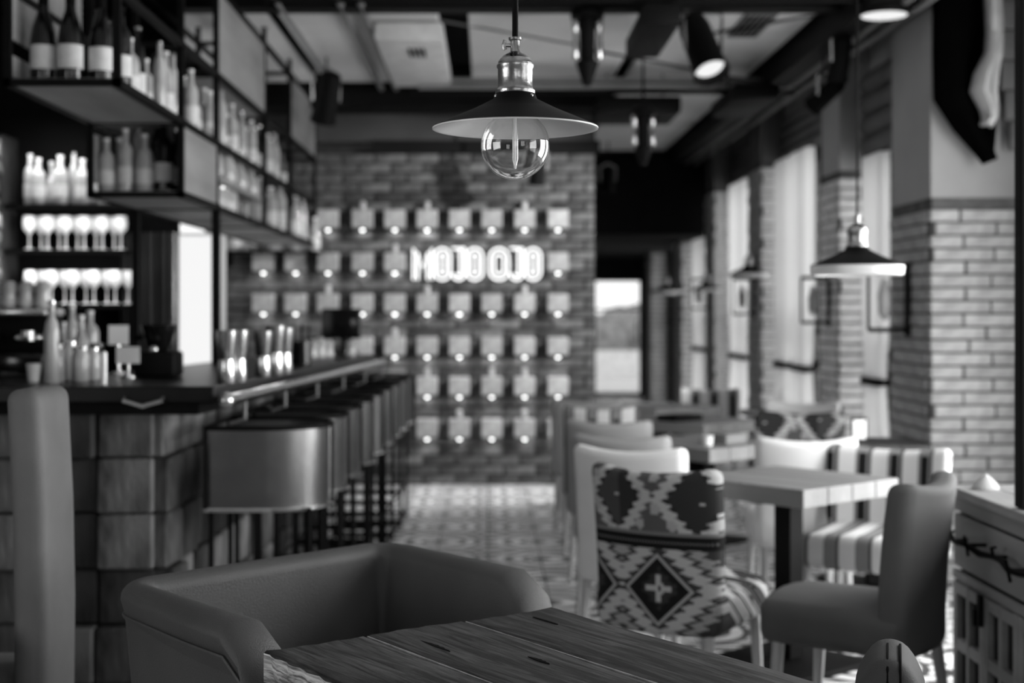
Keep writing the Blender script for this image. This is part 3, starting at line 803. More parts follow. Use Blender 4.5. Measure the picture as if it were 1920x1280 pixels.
# black back panel behind the items
# ---- stools
def stool():
    t = thing('bar_stool', 'x', 'bar stool')
    # local +x = back of the bucket (aisle side); open to -x (bar)
    w2, z0, z1 = .225, .668, .968
    def U(r, n=18, xs=-.20):
        pts = [(xs, -r)]
        for i in range(n+1):
            a = -math.pi/2+math.pi*i/n; pts.append((r*math.cos(a)*1.0, r*math.sin(a)))
        return pts+[(xs, r)]
    o_, i_ = U(w2), U(w2-.028); n = len(o_); vs = []; fs = []
    for pts, zc in ((o_, z0), (o_, z0+.03), (o_, z1-.02), (o_, z1), (i_, z1), (i_, z1-.02), (i_, z0+.05)):
        for (x, y) in pts: vs.append((x, y, zc))
    for j in range(6):
        for i in range(n-1): a = j*n+i; fs.append((a, a+1, a+n+1, a+n))
    for e in (0, n-1): fs.append(tuple(j*n+e for j in range(7)))
    MB().add(vs, fs).build('bucket_back', m_bucket, t, True)
    MB().rbox(-.21, .14, -.195, .195, z0, z0+.10, .03, 3, fn=lambda v: Vector((v.x, v.y*(1 if v.x < 0 else math.sqrt(max(0,1-(v.x/.22)**2))), v.z))).build('seat', m_dark, t, True)
    def ring(z, name, r=.0095, e=.012):
        pts = U(w2+e, 18, -.215); MB().tube([(x,y,z) for x, y in pts], r, 8, True).build(name, m_black if name != 'lower_ring' else m_chrome, t, True)
    ring(z1+.004, 'upper_ring'); ring(z0-.005, 'lower_ring', .008)
    for i, a in enumerate((0,)):
        x, y = (w2+.012)*math.cos(R(a)), (w2+.012)*math.sin(R(a)); MB().tube([(x,y,z0),(x,y,z1)], .007, 6).build('upright', m_black, t, True)
    for sx in (-.2, .17):
        for sy in (-.2, .2):
            MB().tube([(sx,sy,.0),(sx,sy,z0)], .010, 8).build('leg', m_black, t, True)
    for z in (.22, .02): 
        MB().tube([(-.2,-.2,z),(.17,-.2,z),(.17,.2,z),(-.2,.2,z)], .009, 6, True).build('foot_rail', m_black, t, True)
    for sy in (-1, 1): MB().tube([(-.215,sy*.237,z0),(-.215,sy*.237,z1)], .008, 6).build('upright', m_black, t, True)
    return t
st0 = stool()
for i in range(9):
    o = st0 if i == 0 else dup(st0)
    y = F/478+.5*i; x = -.61-.24+.0135*i
    o.location = (x, y+.02, 0); o.rotation_euler.z = R(-1+rnd.uniform(-3,3))
    tag(o, '%s stool along the bar, metallic leather bucket seat on thin black frame' % ('nearest' if i == 0 else nth(i)+' nearest'), 'bar stool', 'bucket stools along the bar')

# ================================================================== HANGING SHELF FRAME
hs = thing('hanging_shelf', 'tall black steel frame shelf hung from ceiling above the bar', 'shelf', (0,0,0))
xa, xb = -1.80, -1.39
ys = [5.33, 6.44, 7.27, 8.83, 9.95, 11.4]
def bar_(p, q, r=.013, name='rail'):
    a, c = Vector(p), Vector(q); lo = [min(a[i], c[i])-r for i in range(3)]; hi = [max(a[i], c[i])+r for i in range(3)]
    MB().box(lo[0],hi[0],lo[1],hi[1],lo[2],hi[2]).build(name, m_black, hs)
for i, y in enumerate(ys):
    z0 = 2.27 if i == 0 else 1.94
    for x in (xa, xb): bar_((x,y,z0), (x,y,CZ+.1), .014, 'post')
    for z in ([1.94] if i else [])+[2.27, 2.62, 3.07]:
        bar_((xa,y,z), (xb,y,z))
for x in (xa, xb):
    for z, ya in ((1.94, ys[1]), (2.27, ys[0]), (2.62, ys[0]), (3.07, ys[0])): bar_((x,ya,z), (x,ys[-1],z), .014)
bar_((xa,7.27,1.12), (xa,7.27,1.94), .018, 'post'); bar_((xb,7.27,TZ), (xb,7.27,1.94), .02, 'post')
def board(y0, y1, z, m=m_ply, name='shelf_board'): MB().box(xa+.012, xb-.012, y0, y1, z-.012, z+.012).build(name, m, hs)
board(ys[0], ys[1], 2.275); board(ys[1], ys[2], 2.275); board(ys[2], ys[3], 2.275); board(ys[3], ys[4], 2.275, m_black)
board(ys[1], ys[2], 1.945); board(ys[2], ys[3], 1.945); board(ys[3], ys[4], 1.945); board(ys[4], ys[5], 1.945)
board(ys[2], ys[3], 2.10); board(ys[2], ys[3], 2.625)
def sidepanel(y0, y1, z0, z1, x, name='side_panel'): MB().box(x-.006, x+.006, y0+.02, y1-.02, z0+.02, z1-.02).build(name, m_ply, hs)
sidepanel(ys[1], ys[2], 1.94, 2.27, xb); sidepanel(ys[2], ys[3], 2.62, 3.07, xb); sidepanel(ys[4], ys[5], 2.60, 3.07, xb)
sidepanel(ys[0], 6.3, 2.42, 2.95, xa); sidepanel(ys[0], 5.9, 2.28, 2.40, xa)
sidepanel(ys[1], 6.8, 1.98, 2.24, xa)

# ================================================================== BOTTLES
PROF = {
 'wine': ([(.036,0),(.038,.01),(.038,.19),(.034,.215),(.016,.245),(.014,.30)], .30),
 'champ': ([(.040,0),(.044,.012),(.044,.15),(.036,.20),(.020,.25),(.0155,.29),(.0155,.31)], .31),
 'spirit': ([(.036,0),(.040,.008),(.040,.15),(.034,.175),(.015,.195),(.014,.24)], .24),
 'slim': ([(.027,0),(.030,.008),(.030,.20),(.024,.235),(.012,.26),(.012,.31)], .31),
 'flask': ([(.045,0),(.055,.02),(.05,.09),(.022,.14),(.014,.17),(.014,.22)], .22),
 'jar': ([(.030,0),(.034,.006),(.034,.10),(.028,.115),(.028,.125)], .125),
}
protos = {}
def bottle(kind, m, lab, cap):
    k = (kind, m.name, lab, cap.name)
    if k not in protos:
        prof, h = PROF[kind]
        o = MB().lathe(prof, n=14).build('bottle', m, None, True)
        r = max(p[0] for p in prof)
        MB().lathe([(prof[-1][0]+.002, h-.002 if kind != 'champ' else h-.07), (prof[-1][0]+.003, h+.012), (.004, h+.014)], n=10).build('cap', cap, o, True)
        if lab: MB().lathe([(r+.0012, h*.15), (r+.0012, h*.42)], n=14, caps=False).build('paper_label', m_labelw, o, True)
        protos[k] = [o, False]
    o, used = protos[k]
    if not used: protos[k][1] = True; return o
    return dup(o)
KD = [('spirit', m_glassw, True, m_white, 'pale bottle'), ('wine', m_glassb, True, m_black, 'dark wine bottle with pale label'), ('slim', m_glassw, False, m_chrome, 'slim pale bottle'),
      ('spirit', m_glassm, True, m_black, 'grey squat bottle with pale label'), ('flask', m_glassw, False, m_white, 'round pale bottle'), ('wine', m_glassw, True, m_white, 'tall pale bottle'),
      ('slim', m_glassb, True, m_chrome, 'slim dark bottle with pale label'), ('jar', m_glassw, False, m_chrome, 'small pale jar')]
def row(pts, kinds, where, group):
    for i, (p, k) in enumerate(zip(pts, kinds)):
        kd, m, lab, cp, word = KD[k] if isinstance(k, int) else k
        o = bottle(kd, m, lab, cp); o.location = p; o.rotation_euler.z = rnd.uniform(0, 6)
        sc_ = rnd.uniform(.92, 1.12); o.scale = (sc_, sc_, sc_)
        tag(o, '%s, %s %s' % (word, nth(i), where), 'bottle', group)
CH = ('champ', m_glassb, True, m_dark, 'black champagne bottle')
TA = 2.288
# near end of the top shelf
row([(-1.71,5.47,TA),(-1.60,5.45,TA),(-1.495,5.50,TA)], [CH]*3, 'from the left at the near end of the top shelf', 'champagne bottles at the near end')
ks = [1,1,1,0,5,2,4,6,0,5,2,1,6,0,5,2,3,0,2]
pts = [(-1.45-.05*(i%2)-.04*(i%3), 5.62+i*.11, TA) for i in range(16)]
row(pts, [1,5,1,0,6,5,2,0,1,5,2,0,5,3,2,0], 'back from the champagne on the top shelf', 'bottles along the top shelf')
pts = [(-1.46-.06*(i%2), 7.45+i*.165, TA) for i in range(17)]
row(pts, [0,5,2,3,5,0,2,1,5,0,6,2,5,0,2,5,3], 'past the first side panel on the top shelf', 'bottles in the middle of the top shelf')
ZL = 1.958
pts = [(-1.76+i*.044, 6.56+(i%2)*.07, ZL) for i in range(8)]
row(pts, [0,4,5,2,0,6,1,6], 'from the left in the lower open box', 'bottles in the lower open box')
pts = [(-1.44-.05*(i%2), 7.42+i*.2, 2.113) for i in range(7)]
row(pts, [4,7,4,7,4,0,4], 'back along the short middle shelf', 'bottles on the short middle shelf')
pts = [(-1.46, 7.6+i*.16, ZL) for i in range(4)]
row(pts, [7]*4, 'back along the low shelf under the middle one', 'jars on the low shelf')
pts = [(-1.44-.07*(i%3), 9.0+i*.14, ZL) for i in range(16)]
row(pts, [5,2,5,0,5,2,5,5,2,0,5,2,5,0,5,2], 'along the far low shelf near the end wall', 'bottles on the far low shelf')
# wall shelf on the end wall
ws = thing('wall_shelf', 'black shelf on the brick wall below the far end of the frame', 'shelf', (-1.72, YB-.16, 1.885))
MB().box(-.40, .40, -.12, .13, -.02, 0).build('shelf_board', m_black, ws)
for x in (-.35, .35): MB().box(x-.01, x+.01, -.1, .13, -.12, -.02).build('bracket', m_black, ws)
row([(-2.08+i*.078, YB-.17-(i%2)*.05, 1.887) for i in range(10)], [4,0,4,3,0,4,0,4,4,0], 'from the left on the end wall shelf', 'bottles on the end wall shelf')

# ---- back bar shelves with glasses
bs = thing('back_bar_shelves', 'three black shelves of bright glassware on the wall behind the bar', 'shelf', (-2.40, 8.24, 0))
sz_ = [H+(580-388)/325, H+(580-470)/325, H+(580-570)/325, 1.03]
for z in sz_[:3]:
    MB().box(-.62, .36, -.26, 0, z-.025, z).build('shelf_board', m_black, bs)
MB().box(-.62, .60, -.5, 0, 0, 1.0).build('cabinet', m_black, bs)
MB().box(-.62, .60, -.5, 0, 1.0, 1.03).build('worktop', m_counter, bs)
for z, e in ((2.36, 4.5), (1.95, 2.6), (1.70, 2.6)): area('shelf_light', (-2.45, 7.88, z), (R(28), 0, 0), .9, .03, e)
PR_STEM = [(.030,0),(.028,.003),(.005,.008),(.004,.08),(.012,.09),(.034,.115),(.038,.145),(.033,.185),(.031,.188)]
g0 = None
m_gw = mat('bright_glassware', .8, .12, 0, .1, 20, spec=.7)
def stem(loc, label, group):
    global g0
    if g0 is None: g0 = MB().lathe(PR_STEM, n=12, caps=False).build('stem_glass', m_gw, None, True); o = g0
    else: o = dup(g0)
    o.location = loc; tag(o, label, 'glass', group)
for i in range(11): stem((-2.60+i*.052, 8.06+.05*(i%2), sz_[1]+.002), 'pale stemmed glass, %s from the left on the middle back-bar shelf' % nth(i), 'glasses on the middle back-bar shelf')
for i in range(10): stem((-2.59+i*.060, 8.05+.05*(i%2), sz_[2]+.002), 'pale stemmed glass, %s from the left on the lowest back-bar shelf' % nth(i), 'glasses on the lowest back-bar shelf')
row([(-2.60+i*.062, 8.08-(i%2)*.05, sz_[0]+.002) for i in range(9)], [5,0,4,0,2,0,4,5,0], 'from the left on the top back-bar shelf', 'bottles on the top back-bar shelf')
# rough stone column far left
sc_ = thing('stone_column', 'rough mottled stone column at the far left behind the bar', 'column', (-2.84, 7.95, 0))
MB().box(-.10, .12, -.02, .28, 0, 2.4).build('core', m_mortar, sc_)
r0 = None
for j in range(24):
    for i in range(2):
        if r0 is None: r0 = MB().rbox(-.06, .06, -.03, .03, -.05, .05, .02, 2).build('stone', m_stone, sc_, True, loc=(-.05,-.02,.05))
        else: inst(r0, 'stone', sc_, (-.05+i*.11+rnd.uniform(-.01,.01), -.02+rnd.uniform(-.02,.01), .05+j*.098), rot=(0, rnd.uniform(-.3,.3), 0), scale=(rnd.uniform(.8,1.1),1,rnd.uniform(.8,1.1)))
# curtain behind the bar
vs = []; fs = []
for j in range(2):
    for i in range(61): vs.append((i*.33/60-.165, .02*math.sin(i*.95)+.008*math.sin(i*.37), j*1.84+.02))
for i in range(60): fs.append((i, i+1, 62+i, 61+i))
o = MB().add(vs, fs).build('dark_curtain', m_drape, None, True, loc=(-1.93, 8.12, 0)); tag(o, 'dark pleated curtain behind the bar left of the bright panel', 'curtain')
t = thing('bright_cabinet', 'blown-out white glowing cabinet at the end of the back bar', 'cabinet', (-1.68, 8.15, 0))
MB().box(-.115, .115, .0, .35, 0, 1.86).build('body', m_white, t); MB().box(-.105, .105, -.012, -.001, .05, 1.84).build('glowing_door', m_glowpanel, t)  # door surface itself emits plain white, no lamp behind it
MB().box(-.03, .03, -.03, -.013, 1.085, 1.105).build('handle', m_black, t)
MB().box(-.118, -.107, -.02, 0, .0, 1.86).build('door_trim', m_chrome, t)

# ================================================================== ON THE BAR
def on_bar(px, py_base): # point on counter top
    s = (py_base-580)/(H-TZ); return Vector(((px-915)/s, F/s, TZ+.001))
t = thing('coffee_grinder', 'black coffee grinder on the bar in front of the dark curtain', 'grinder', on_bar(298, 706))
MB().rbox(-.085,.085,-.09,.09,.0,.105,.015,3).build('base', m_black, t, True)
MB().lathe([(.03,.105),(.05,.13),(.07,.20),(.075,.215),(.02,.22)], n=20).build('hopper', m_blackgloss, t, True)
MB().tube([(-.07,0,.16),(-.1,0,.165)], .012).build('lever', m_black, t, True); MB().sphere((.0,-.095,.115), .018).build('knob', m_chrome, t, True)
def sign_card(px, py, w_, h_, z, label):
    p = on_bar(px, py); t = thing('sign_card', label, 'card', p)
    MB().box(-w_/2, w_/2, -.004, .004, z, z+h_).build('card', m_whitepaper, t); MB().tube([(0,.006,0),(0,.006,z+.02)], .006).build('stand', m_chrome, t, True); MB().lathe([(.035,0),(.035,.006)], n=16).build('foot', m_chrome, t, True)
sign_card(222, 700, .085, .085, .125, 'square white card on a stand, higher of two on the bar')
sign_card(240, 708, .095, .068, .058, 'white card on a stand, lower and right of the higher one')
def shaker(px, py, label, sz=1.0):
    t = thing('cocktail_shaker', label, 'shaker', on_bar(px, py), 0, 'steel shakers on the bar'); t.scale = (sz,)*3
    MB().lathe([(.034,0),(.036,.004),(.031,.085),(.030,.09)], n=20).build('base_cup', m_chrome, t, True)
    MB().lathe([(.030,.09),(.033,.095),(.042,.195),(.043,.2),(.040,.2)], n=20).build('upper_cup', m_chrome, t, True)
for px, py, l, z in ((424,718,'leftmost of the steel shakers right of the bright panel',1.0),(446,716,'second steel shaker right of the bright panel',1.0),(493,706,'third steel shaker, mid bar',.95),(516,702,'fourth steel shaker, tallest looking at mid bar',1.05),(533,700,'fifth and rightmost steel shaker',1.0)): shaker(px, py, l, z)
t = thing('small_tumbler', 'x', 'glass', on_bar(507, 700)); tag(t, 'bright little glass between the steel shakers', 'glass'); MB().lathe([(.025,0),(.032,.09),(.029,.09),(.023,.006)], n=16).build('cup', m_gw, t, True)
# till monitor near the end
t = thing('till_monitor', 'black till monitor at the far end of the bar', 'monitor', P(640, 668, 305)); t.location.z = TZ+.001
t.rotation_euler.z = R(-14)
b = MB().rbox(-.125,.125,-.02,.02,.10,.285,.01,2); b.build('screen', m_blackgloss, t, True); MB().tube([(0,.02,.15),(0,.05,.02)], .018).build('neck', m_black, t, True); MB().rbox(-.08,.08,-.05,.10,0,.02,.008,2).build('foot', m_black, t, True)
for i,(px,py,sz) in enumerate(((585,674,.9),(600,673,1.0),(615,672,.9),(658,669,.8))):
    o = dup(pot0); o.location = on_bar(px, py); o.scale = (1.6*sz,)*3; tag(o, 'small pale container left of the till, %s from the left' % nth(i) if i < 3 else 'small pale container right of the till', 'container', 'little containers by the till')
t = thing('utensil_holder', 'dark round holder on the bar left of the till', 'holder', on_bar(565, 684)); MB().lathe([(.05,0),(.055,.12),(.05,.12),(.045,.01)], n=18).build('pot', m_blackgloss, t, True)
for a in range(4): MB().tube([(0.02*math.cos(a*1.6),.02*math.sin(a*1.6),.02),(.04*math.cos(a*1.6),.04*math.sin(a*1.6),.2)], .004, 6).build('utensil', m_black, t, True)
# left group
row([on_bar(107+i*22, 716-(i%2)*3) for i in range(4)], [7,7,7,7], 'of the jars on the left part of the bar', 'jars on the left of the bar')
row([on_bar(118+i*17, 690-(i%2)*4) for i in range(4)], [4,5,4,0], 'behind the jars on the left part of the bar', 'bottles behind the jars')
o = bottle('slim', m_glassw, False, m_chrome); o.location = on_bar(97, 719); tag(o, 'tall slim pale bottle left of the jars on the bar', 'bottle')
t = thing('white_candle', 'bright white candle standing at the bar front edge', 'candle', on_bar(195, 722)); MB().lathe([(.011,0),(.011,.12),(.002,.125)], n=14).build('wax', m_gw, t, True); MB().tube([(0,0,.12),(0,0,.14)], .0015, 6).build('wick', m_black, t)
t = thing('black_tin', 'black round tin just left of the white candle', 'tin', on_bar(181, 712)); MB().lathe([(.027,0),(.027,.13)], n=18).build('body', m_black, t, True); MB().lathe([(.029,.13),(.029,.145)], n=18).build('lid', m_blackgloss, t, True)
em = thing('coffee_machine', 'black and chrome coffee machine at the left end of the bar', 'coffee machine', on_bar(30, 706))
MB().rbox(-.19,.12,-.02,.26,.02,.10,.015,2).build('base', m_blackgloss, em, True)
MB().rbox(-.19,.12,.05,.26,.10,.26,.015,2).build('body', m_black, em, True)
MB().rbox(-.20,.13,-.03,.26,.25,.285,.012,2).build('cup_tray', m_chrome, em, True)
for x in (-.12, .0, .08): MB().sphere((x,.035,.16), .020, 12, 8).build('knob', m_chrome, em, True)
for x in (-.1, .05): 
    MB().lathe([(.028,.15),(.028,.19)], (x,.0,0), 16).build('group_head', m_chrome, em, True); MB().tube([(x,-.02,.16),(x+.02,-.10,.145)], .01).build('portafilter', m_black, em, True)
for x in (-.15,.1):
    for y in (0,.22): MB().lathe([(.015,0),(.015,.02)], (x,y,0), 10).build('foot', m_black, em)
for i in range(4):
    o = dup(pot0); o.location = em.location+Vector((-.13+i*.07, .1, .286)); o.scale = (1.5,)*3; tag(o, 'pale cup on top of the coffee machine, %s from the left' % nth(i), 'cup', 'cups on the coffee machine')
t = thing('glass_cup', 'small bright glass in front of the coffee machine', 'glass', on_bar(64, 716)); MB().lathe([(.022,0),(.03,.07),(.027,.07),(.02,.006)], n=16).build('cup', m_gw, t, True)

# ================================================================== DINING CHAIRS
def chair(m_in, m_out=None, top=.88, w_=.47, legm=None):
    m_out = m_out or m_in; t = thing('dining_chair', 'x', 'chair')
    hw = w_/2
    def bend(v):   # concave back with raised ears, slight recline
        u = v.x/hw; zf = (v.z-.40)/(top-.40)
        y = v.y + .05*u*u*(1) - .04*zf*zf
        z = v.z + (.026*(u*u)-.016)*max(0, zf-.4)/.6
        x = v.x*(1-.04*(1-zf)) 
        return Vector((x, y, z))
    MB().rbox(-hw, hw, -.27, -.18, .34, top, .035, 4, fn=bend, cuts=6).build('backrest', m_in, t, True)
    def sb(v):
        u = v.x/hw; q = (v.y+.2)/.45
        return Vector((v.x*(1-.05*max(0,q)), v.y-(.03*u*u if v.y > .1 else 0), v.z+(.015*(1-u*u) if v.z > .42 else 0)))
    MB().rbox(-hw, hw, -.22, .275, .345, .48, .04, 4, fn=sb, cuts=4).build('seat', m_in, t, True)
    for sx in (-1, 1):
        for y, dy in ((.19, .02), (-.20, -.05)):
            MB().tube([(sx*(hw-.05), y, .36), (sx*(hw-.035), y+dy, 0)], [.021, .014], 8).build('leg', legm or m_legwood, t, True)
    return t
protos_c = {}
def place_chair(key, x, y, head, label, group='upholstered dining chairs'):
    if key not in protos_c:
        mm, top, w_ = key; o = chair(mm, None, top, w_); protos_c[key] = o
    else: o = dup(protos_c[key])
    o.location = (x, y, 0); o.rotation_euler.z = -R(head)       # heading measured clockwise from +y
    tag(o, label, 'chair', group); return o
K = lambda m, t=.86, w_=.46: (m, t, w_)
place_chair(K(m_kilim,.895,.47), .678, 4.94, 33, 'kilim patterned dining chair with diamond back nearest the camera')
place_chair(K(m_cream,.88), .64, 5.80, 22, 'cream dining chair directly behind the patterned chair')
place_chair(K(m_beige,.845), .67, 6.72, 16, 'grey dining chair behind the cream one, left row')
place_chair(K(m_beige,.845), .68, 7.62, 14, 'grey dining chair third back in the left row')
place_chair(K(m_stripe,.86), .68, 8.45, 10, 'striped dining chair far back in the left row')
place_chair(K(m_beige,.845), .66, 9.35, 8, 'grey dining chair farthest back in the left row')
place_chair(K(m_fabricg,.885,.47), 1.20, 4.64, -56, 'plain grey dining chair beside the sideboard')
place_chair(K(m_stripe,.82,.54), 1.63, 6.02, 180+33, 'black and white striped chair across the near square table')
place_chair(K(m_cream,.845), 1.44, 6.62, 2, 'cream dining chair seen from behind, left of the striped one')
place_chair(K(m_kilim,.85,.50), 1.70, 7.75, 180+12, 'patterned dining chair with pale top beside the second square table')
place_chair(K(m_cream,.85), 1.86, 8.62, 180+25, 'cream dining chair behind the patterned one by the windows')
place_chair(K(m_stripe,.83), 1.62, 10.4, 180+10, 'farthest striped dining chair by the windows')

# ================================================================== SQUARE TABLES
def table(x, y, rz, label, w_=.60, th=.07, m=None, planks=4):
    t = thing('square_table', label, 'table', (x, y, 0), rz, 'square wooden tables in the dining row')
    pw = w_/planks
    for i in range(planks):
        MB().chbox(-w_/2+i*pw+.001, -w_/2+(i+1)*pw-.001, -w_/2, w_/2, .75-th+rnd.uniform(0,.002), .75-rnd.uniform(0,.002), .003).build('plank', m or m_tabletop, t)
    MB().box(-.04, .04, -.04, .04, .03, .75-th).build('pedestal', m_black, t)
    MB().rbox(-.24, .24, -.24, .24, 0, .025, .008, 2).build('base_plate', m_black, t, True)
    MB().box(-.2, .2, -.03, .03, .75-th-.02, .75-th+.0).build('cross_brace', m_black, t)
    return t
table(1.205, 5.70, R(40), 'nearest square table, pale thick wooden top behind patterned chair', .61)
table(1.10, 7.25, R(40), 'second square table back, darker wooden top', .60)
table(1.28, 8.72, R(42), 'third square table back with a pale top', .60)
table(1.20, 9.95, R(35), 'fourth and farthest square table', .60)
table(1.97, 7.25, R(0), 'small dark square table by the pale pillar', .45, .03, m_darkwood, 3)
table(1.95, 9.35, R(0), 'small square table by the second pier', .5, .04, m_tabletop, 3)
t = thing('menu_holder', 'small framed card on the dark table by the pillar', 'card', (1.88, 7.2, .751)); MB().box(-.04,.04,-.006,.006,.0,.12).build('frame', m_black, t); MB().box(-.032,.032,-.008,-.0062,.015,.11).build('card', m_whitepaper, t)
t = thing('white_vase', 'white bottle shaped vase on the table by the second pier', 'vase', (1.905, 9.2, .751)); MB().lathe([(.03,0),(.04,.02),(.038,.07),(.018,.1),(.014,.14),(.02,.15)], n=18).build('body', m_white, t, True)
t = thing('black_tray', 'flat black box lying on the third square table', 'box', (1.16, 8.6, .751), R(40)); MB().rbox(-.12,.12,-.08,.08,0,.035,.006,2).build('body', m_black, t, True)
t = thing('wooden_crate', 'pale wooden box on the second square table', 'box', (1.2, 7.12, .751), R(40)); MB().chbox(-.08,.08,-.06,.06,0,.05,.004).build('body', m_tabletop, t)
t = thing('glass_candle', 'small pale glass candle on the second square table', 'candle', (1.08, 7.0, .751)); MB().lathe([(.025,0),(.03,.05),(.027,.05)], n=16).build('cup', m_gw, t, True)

# ================================================================== SIDEBOARD
sb = thing('sideboard', 'weathered wooden sideboard with black paned doors at the right edge', 'sideboard', (1.6, 4.9, 0))
# local: front face x=0 (faces -x), runs to y=-2.1 (towards the camera)
Lh = 2.1; Z1 = .815
MB().box(.03, .52, -Lh, -.0, .06, Z1-.03).build('carcass', m_darkwood, sb)
for i in range(4): MB().chbox(-.015+i*.137, -.015+(i+1)*.137-.002, -Lh-.02, .02, Z1-.03, Z1, .003).build('top_plank', m_sideboard, sb)
MB().chbox(.0, .03, -Lh, 0, .735, .785, .002).build('frieze', m_sideboard, sb)
nd = 2; dl = Lh/nd
for k in range(nd):
    y1 = -k*dl-.008; y0 = -(k+1)*dl+.008
    dr = MB().chbox(.004, .03, y0, y1, .63, .722, .002).build('drawer', m_sideboard, sb)
    MB().chbox(.002, .028, y0, y1, .545, .628, .002).build('drawer_plank', m_sideboard, dr)
    yc = (y0+y1)/2
    b = MB(); pts = [(-.05+.012*math.sin(i*1.3), y1+.05-(y1-y0+.06)*i/12, .655+.008*math.sin(i*2.1)) for i in range(13)]
    b.tube(pts, [.009+.003*(i % 2) for i in range(13)], 8)
    h_ = b.build('twig_handle', m_black, dr, True)
    b = MB()
    for i in (2, 4, 6, 8, 10):
        p = pts[i]; b.tube([p, (p[0]-.01, p[1]-.01, p[2]+.03), (p[0]-.004, p[1]-.03, p[2]+.035 if i % 4 else p[2]-.03)], .005, 6); b.tube([p, (.01, p[1], p[2])], .006, 6)
    b.build('handle_branches', m_black, dr, True)
MB().chbox(.0, .02, -Lh, 0, .50, .53, .002).build('rail', m_sideboard, sb)
nd = 7; dl = Lh/nd
for k in range(nd):
    y1 = -k*dl-.004; y0 = -(k+1)*dl+.004; dz0, dz1 = .07, .495
    dr = MB().box(.024, .03, y0, y1, dz0, dz1).build('door', m_blackgloss, sb)
    sw = .034
    for a, c in ((y0, y0+sw), (y1-sw, y1), ((y0+y1)/2-.013, (y0+y1)/2+.013)): MB().chbox(.0, .026, a, c, dz0, dz1, .003).build('stile', m_sideboard, dr)
    for z in (dz0, dz0+.19, dz1-.045): MB().chbox(.002, .026, y0+sw, y1-sw, z, z+.04, .003).build('muntin', m_sideboard, dr)
    if k % 2 == 0:
        b = MB().box(-.012, 0, y0-.012, y0+.02, dz1-.10, dz1-.0); b.tube([(-.02,y0+.01,dz1-.05),(-.02,y0+.01,dz1-.1)], .006, 6); b.build('hinge', m_black, dr)
for y in (-.06, -Lh+.06):
    for x in (.06, .46): MB().box(x-.03, x+.03, y-.03, y+.03, 0, .06).build('foot', m_darkwood, sb)
t = thing('folded_napkin', 'pale folded cloth standing on the far end of the sideboard', 'napkin', (1.68, 4.8, Z1+.001))
vs = [(-.05,0,0),(.06,.02,0),(.0,.06,0),(.05,-.03,.0),(-.015,.01,.05),(.0,.03,.045)]
MB().lathe([(.045,0),(.042,.012),(.02,.034),(.005,.048)], n=9).build('cloth', mat('napkin', .6, .8), t, True)

# ================================================================== FOREGROUND TABLE
Lc = Vector((-.44, 2.79, 0)); Fc = Vector((.15, 3.2, 0)); dF = (Fc-Lc).normalized(); dR = Vector((dF.y, -dF.x, 0))
ft = thing('rustic_table', 'dark rustic plank table in the foreground', 'table', (Lc.x, Lc.y, 0), math.atan2(dF.y, dF.x))
# local x runs Lc->Fc (0...72), local -y runs towards the camera side
ws_ = [(0, .232), (.235, .475), (.478, .72)]
def plank(x0, x1, ylen, jig, dmg):
    """plank with worn wavy edge and split"""
    vs = []; fs = []; nx, ny = 10, 44
    def h(x, y): return .75-.0015*math.sin(y*9+x*14)-(.004 if min(x-x0, x1-x) < .006 else 0)
    for j in range(ny+1):
        y = -ylen*j/ny
        for i in range(nx+1):
            u = i/nx; x = x0+(x1-x0)*u
            if i == 0: x += jig*.004*math.sin(j*1.7)
            if i in (1,): x = x0+.008
            if i in (nx-1,): x = x1-.008
            vs.append((x, y+(.004*math.sin(i*2.1+x0*30) if j == 0 else 0), h(x, y)))
    nn = (nx+1)*(ny+1)
    for j in range(ny+1):
        y = -ylen*j/ny
        for i in range(nx+1):
            x = x0+(x1-x0)*i/nx; vs.append((x+(.006*math.sin(j*.9)*jig if i == 0 else 0), y, .69))
    for j in range(ny):
        for i in range(nx):
            a = j*(nx+1)+i; fs.append((a, a+1, a+nx+2, a+nx+1)); fs.append((nn+a, nn+a+nx+1, nn+a+nx+2, nn+a+1))
        a = j*(nx+1); fs.append((a, a+nx+1, nn+a+nx+1, nn+a)); a += nx; fs.append((a, nn+a, nn+a+nx+1, a+nx+1))
    for i in range(nx): fs.append((i, nn+i, nn+i+1, i+1)); a = ny*(nx+1)+i; fs.append((a, a+1, nn+a+1, nn+a))
    return MB().add(vs, fs)
for i, (a, c) in enumerate(ws_):
    o = plank(a, c, .82, 1 if i == 0 else 0, 0).build('plank', m_fgtable, ft, True)
    if i == 0:
        o.data.materials.append(m_fgedge)
        for p in o.data.polygons:
            if p.center.x < .006 and abs(p.normal.x) > .6: p.material_index = 1
# pale worn seams
for x in (.2335, .4765): MB().box(x-.0016, x+.0016, -.815, -.002, .735, .7492).build('seam_filler', mat('pale_worn_filler', .22, .8, 0, .4, 30), ft)
# gouges: thin deep dark splits in the boards
def gouge(x, y, L_, w_):
    vs = []; n = 10
    top_ = [(x+w_*math.sin(math.pi*i/n)*(1+.4*math.sin(i*3)), y-L_*i/n) for i in range(n+1)]; bot = [(x-w_*.6*math.sin(math.pi*i/n), y-L_*i/n) for i in range(n, -1, -1)]
    pts = top_+bot[1:-1]
    prism(pts, .7465, .7506).build('split', m_dark, ft)
gouge(.30, -.10, .11, .006); gouge(.40, -.03, .045, .004); gouge(.40, -.33, .07, .006); gouge(.08, -.28, .05, .004); gouge(.62,-.05,.09,.003)
for x in (.08, .64):
    for y in (-.08, -.74): MB().box(x-.035, x+.035, y-.035, y+.035, 0, .69).build('leg', m_darkwood, ft)
MB().box(.05, .67, -.77, -.05, .63, .69).build('apron', m_darkwood, ft)

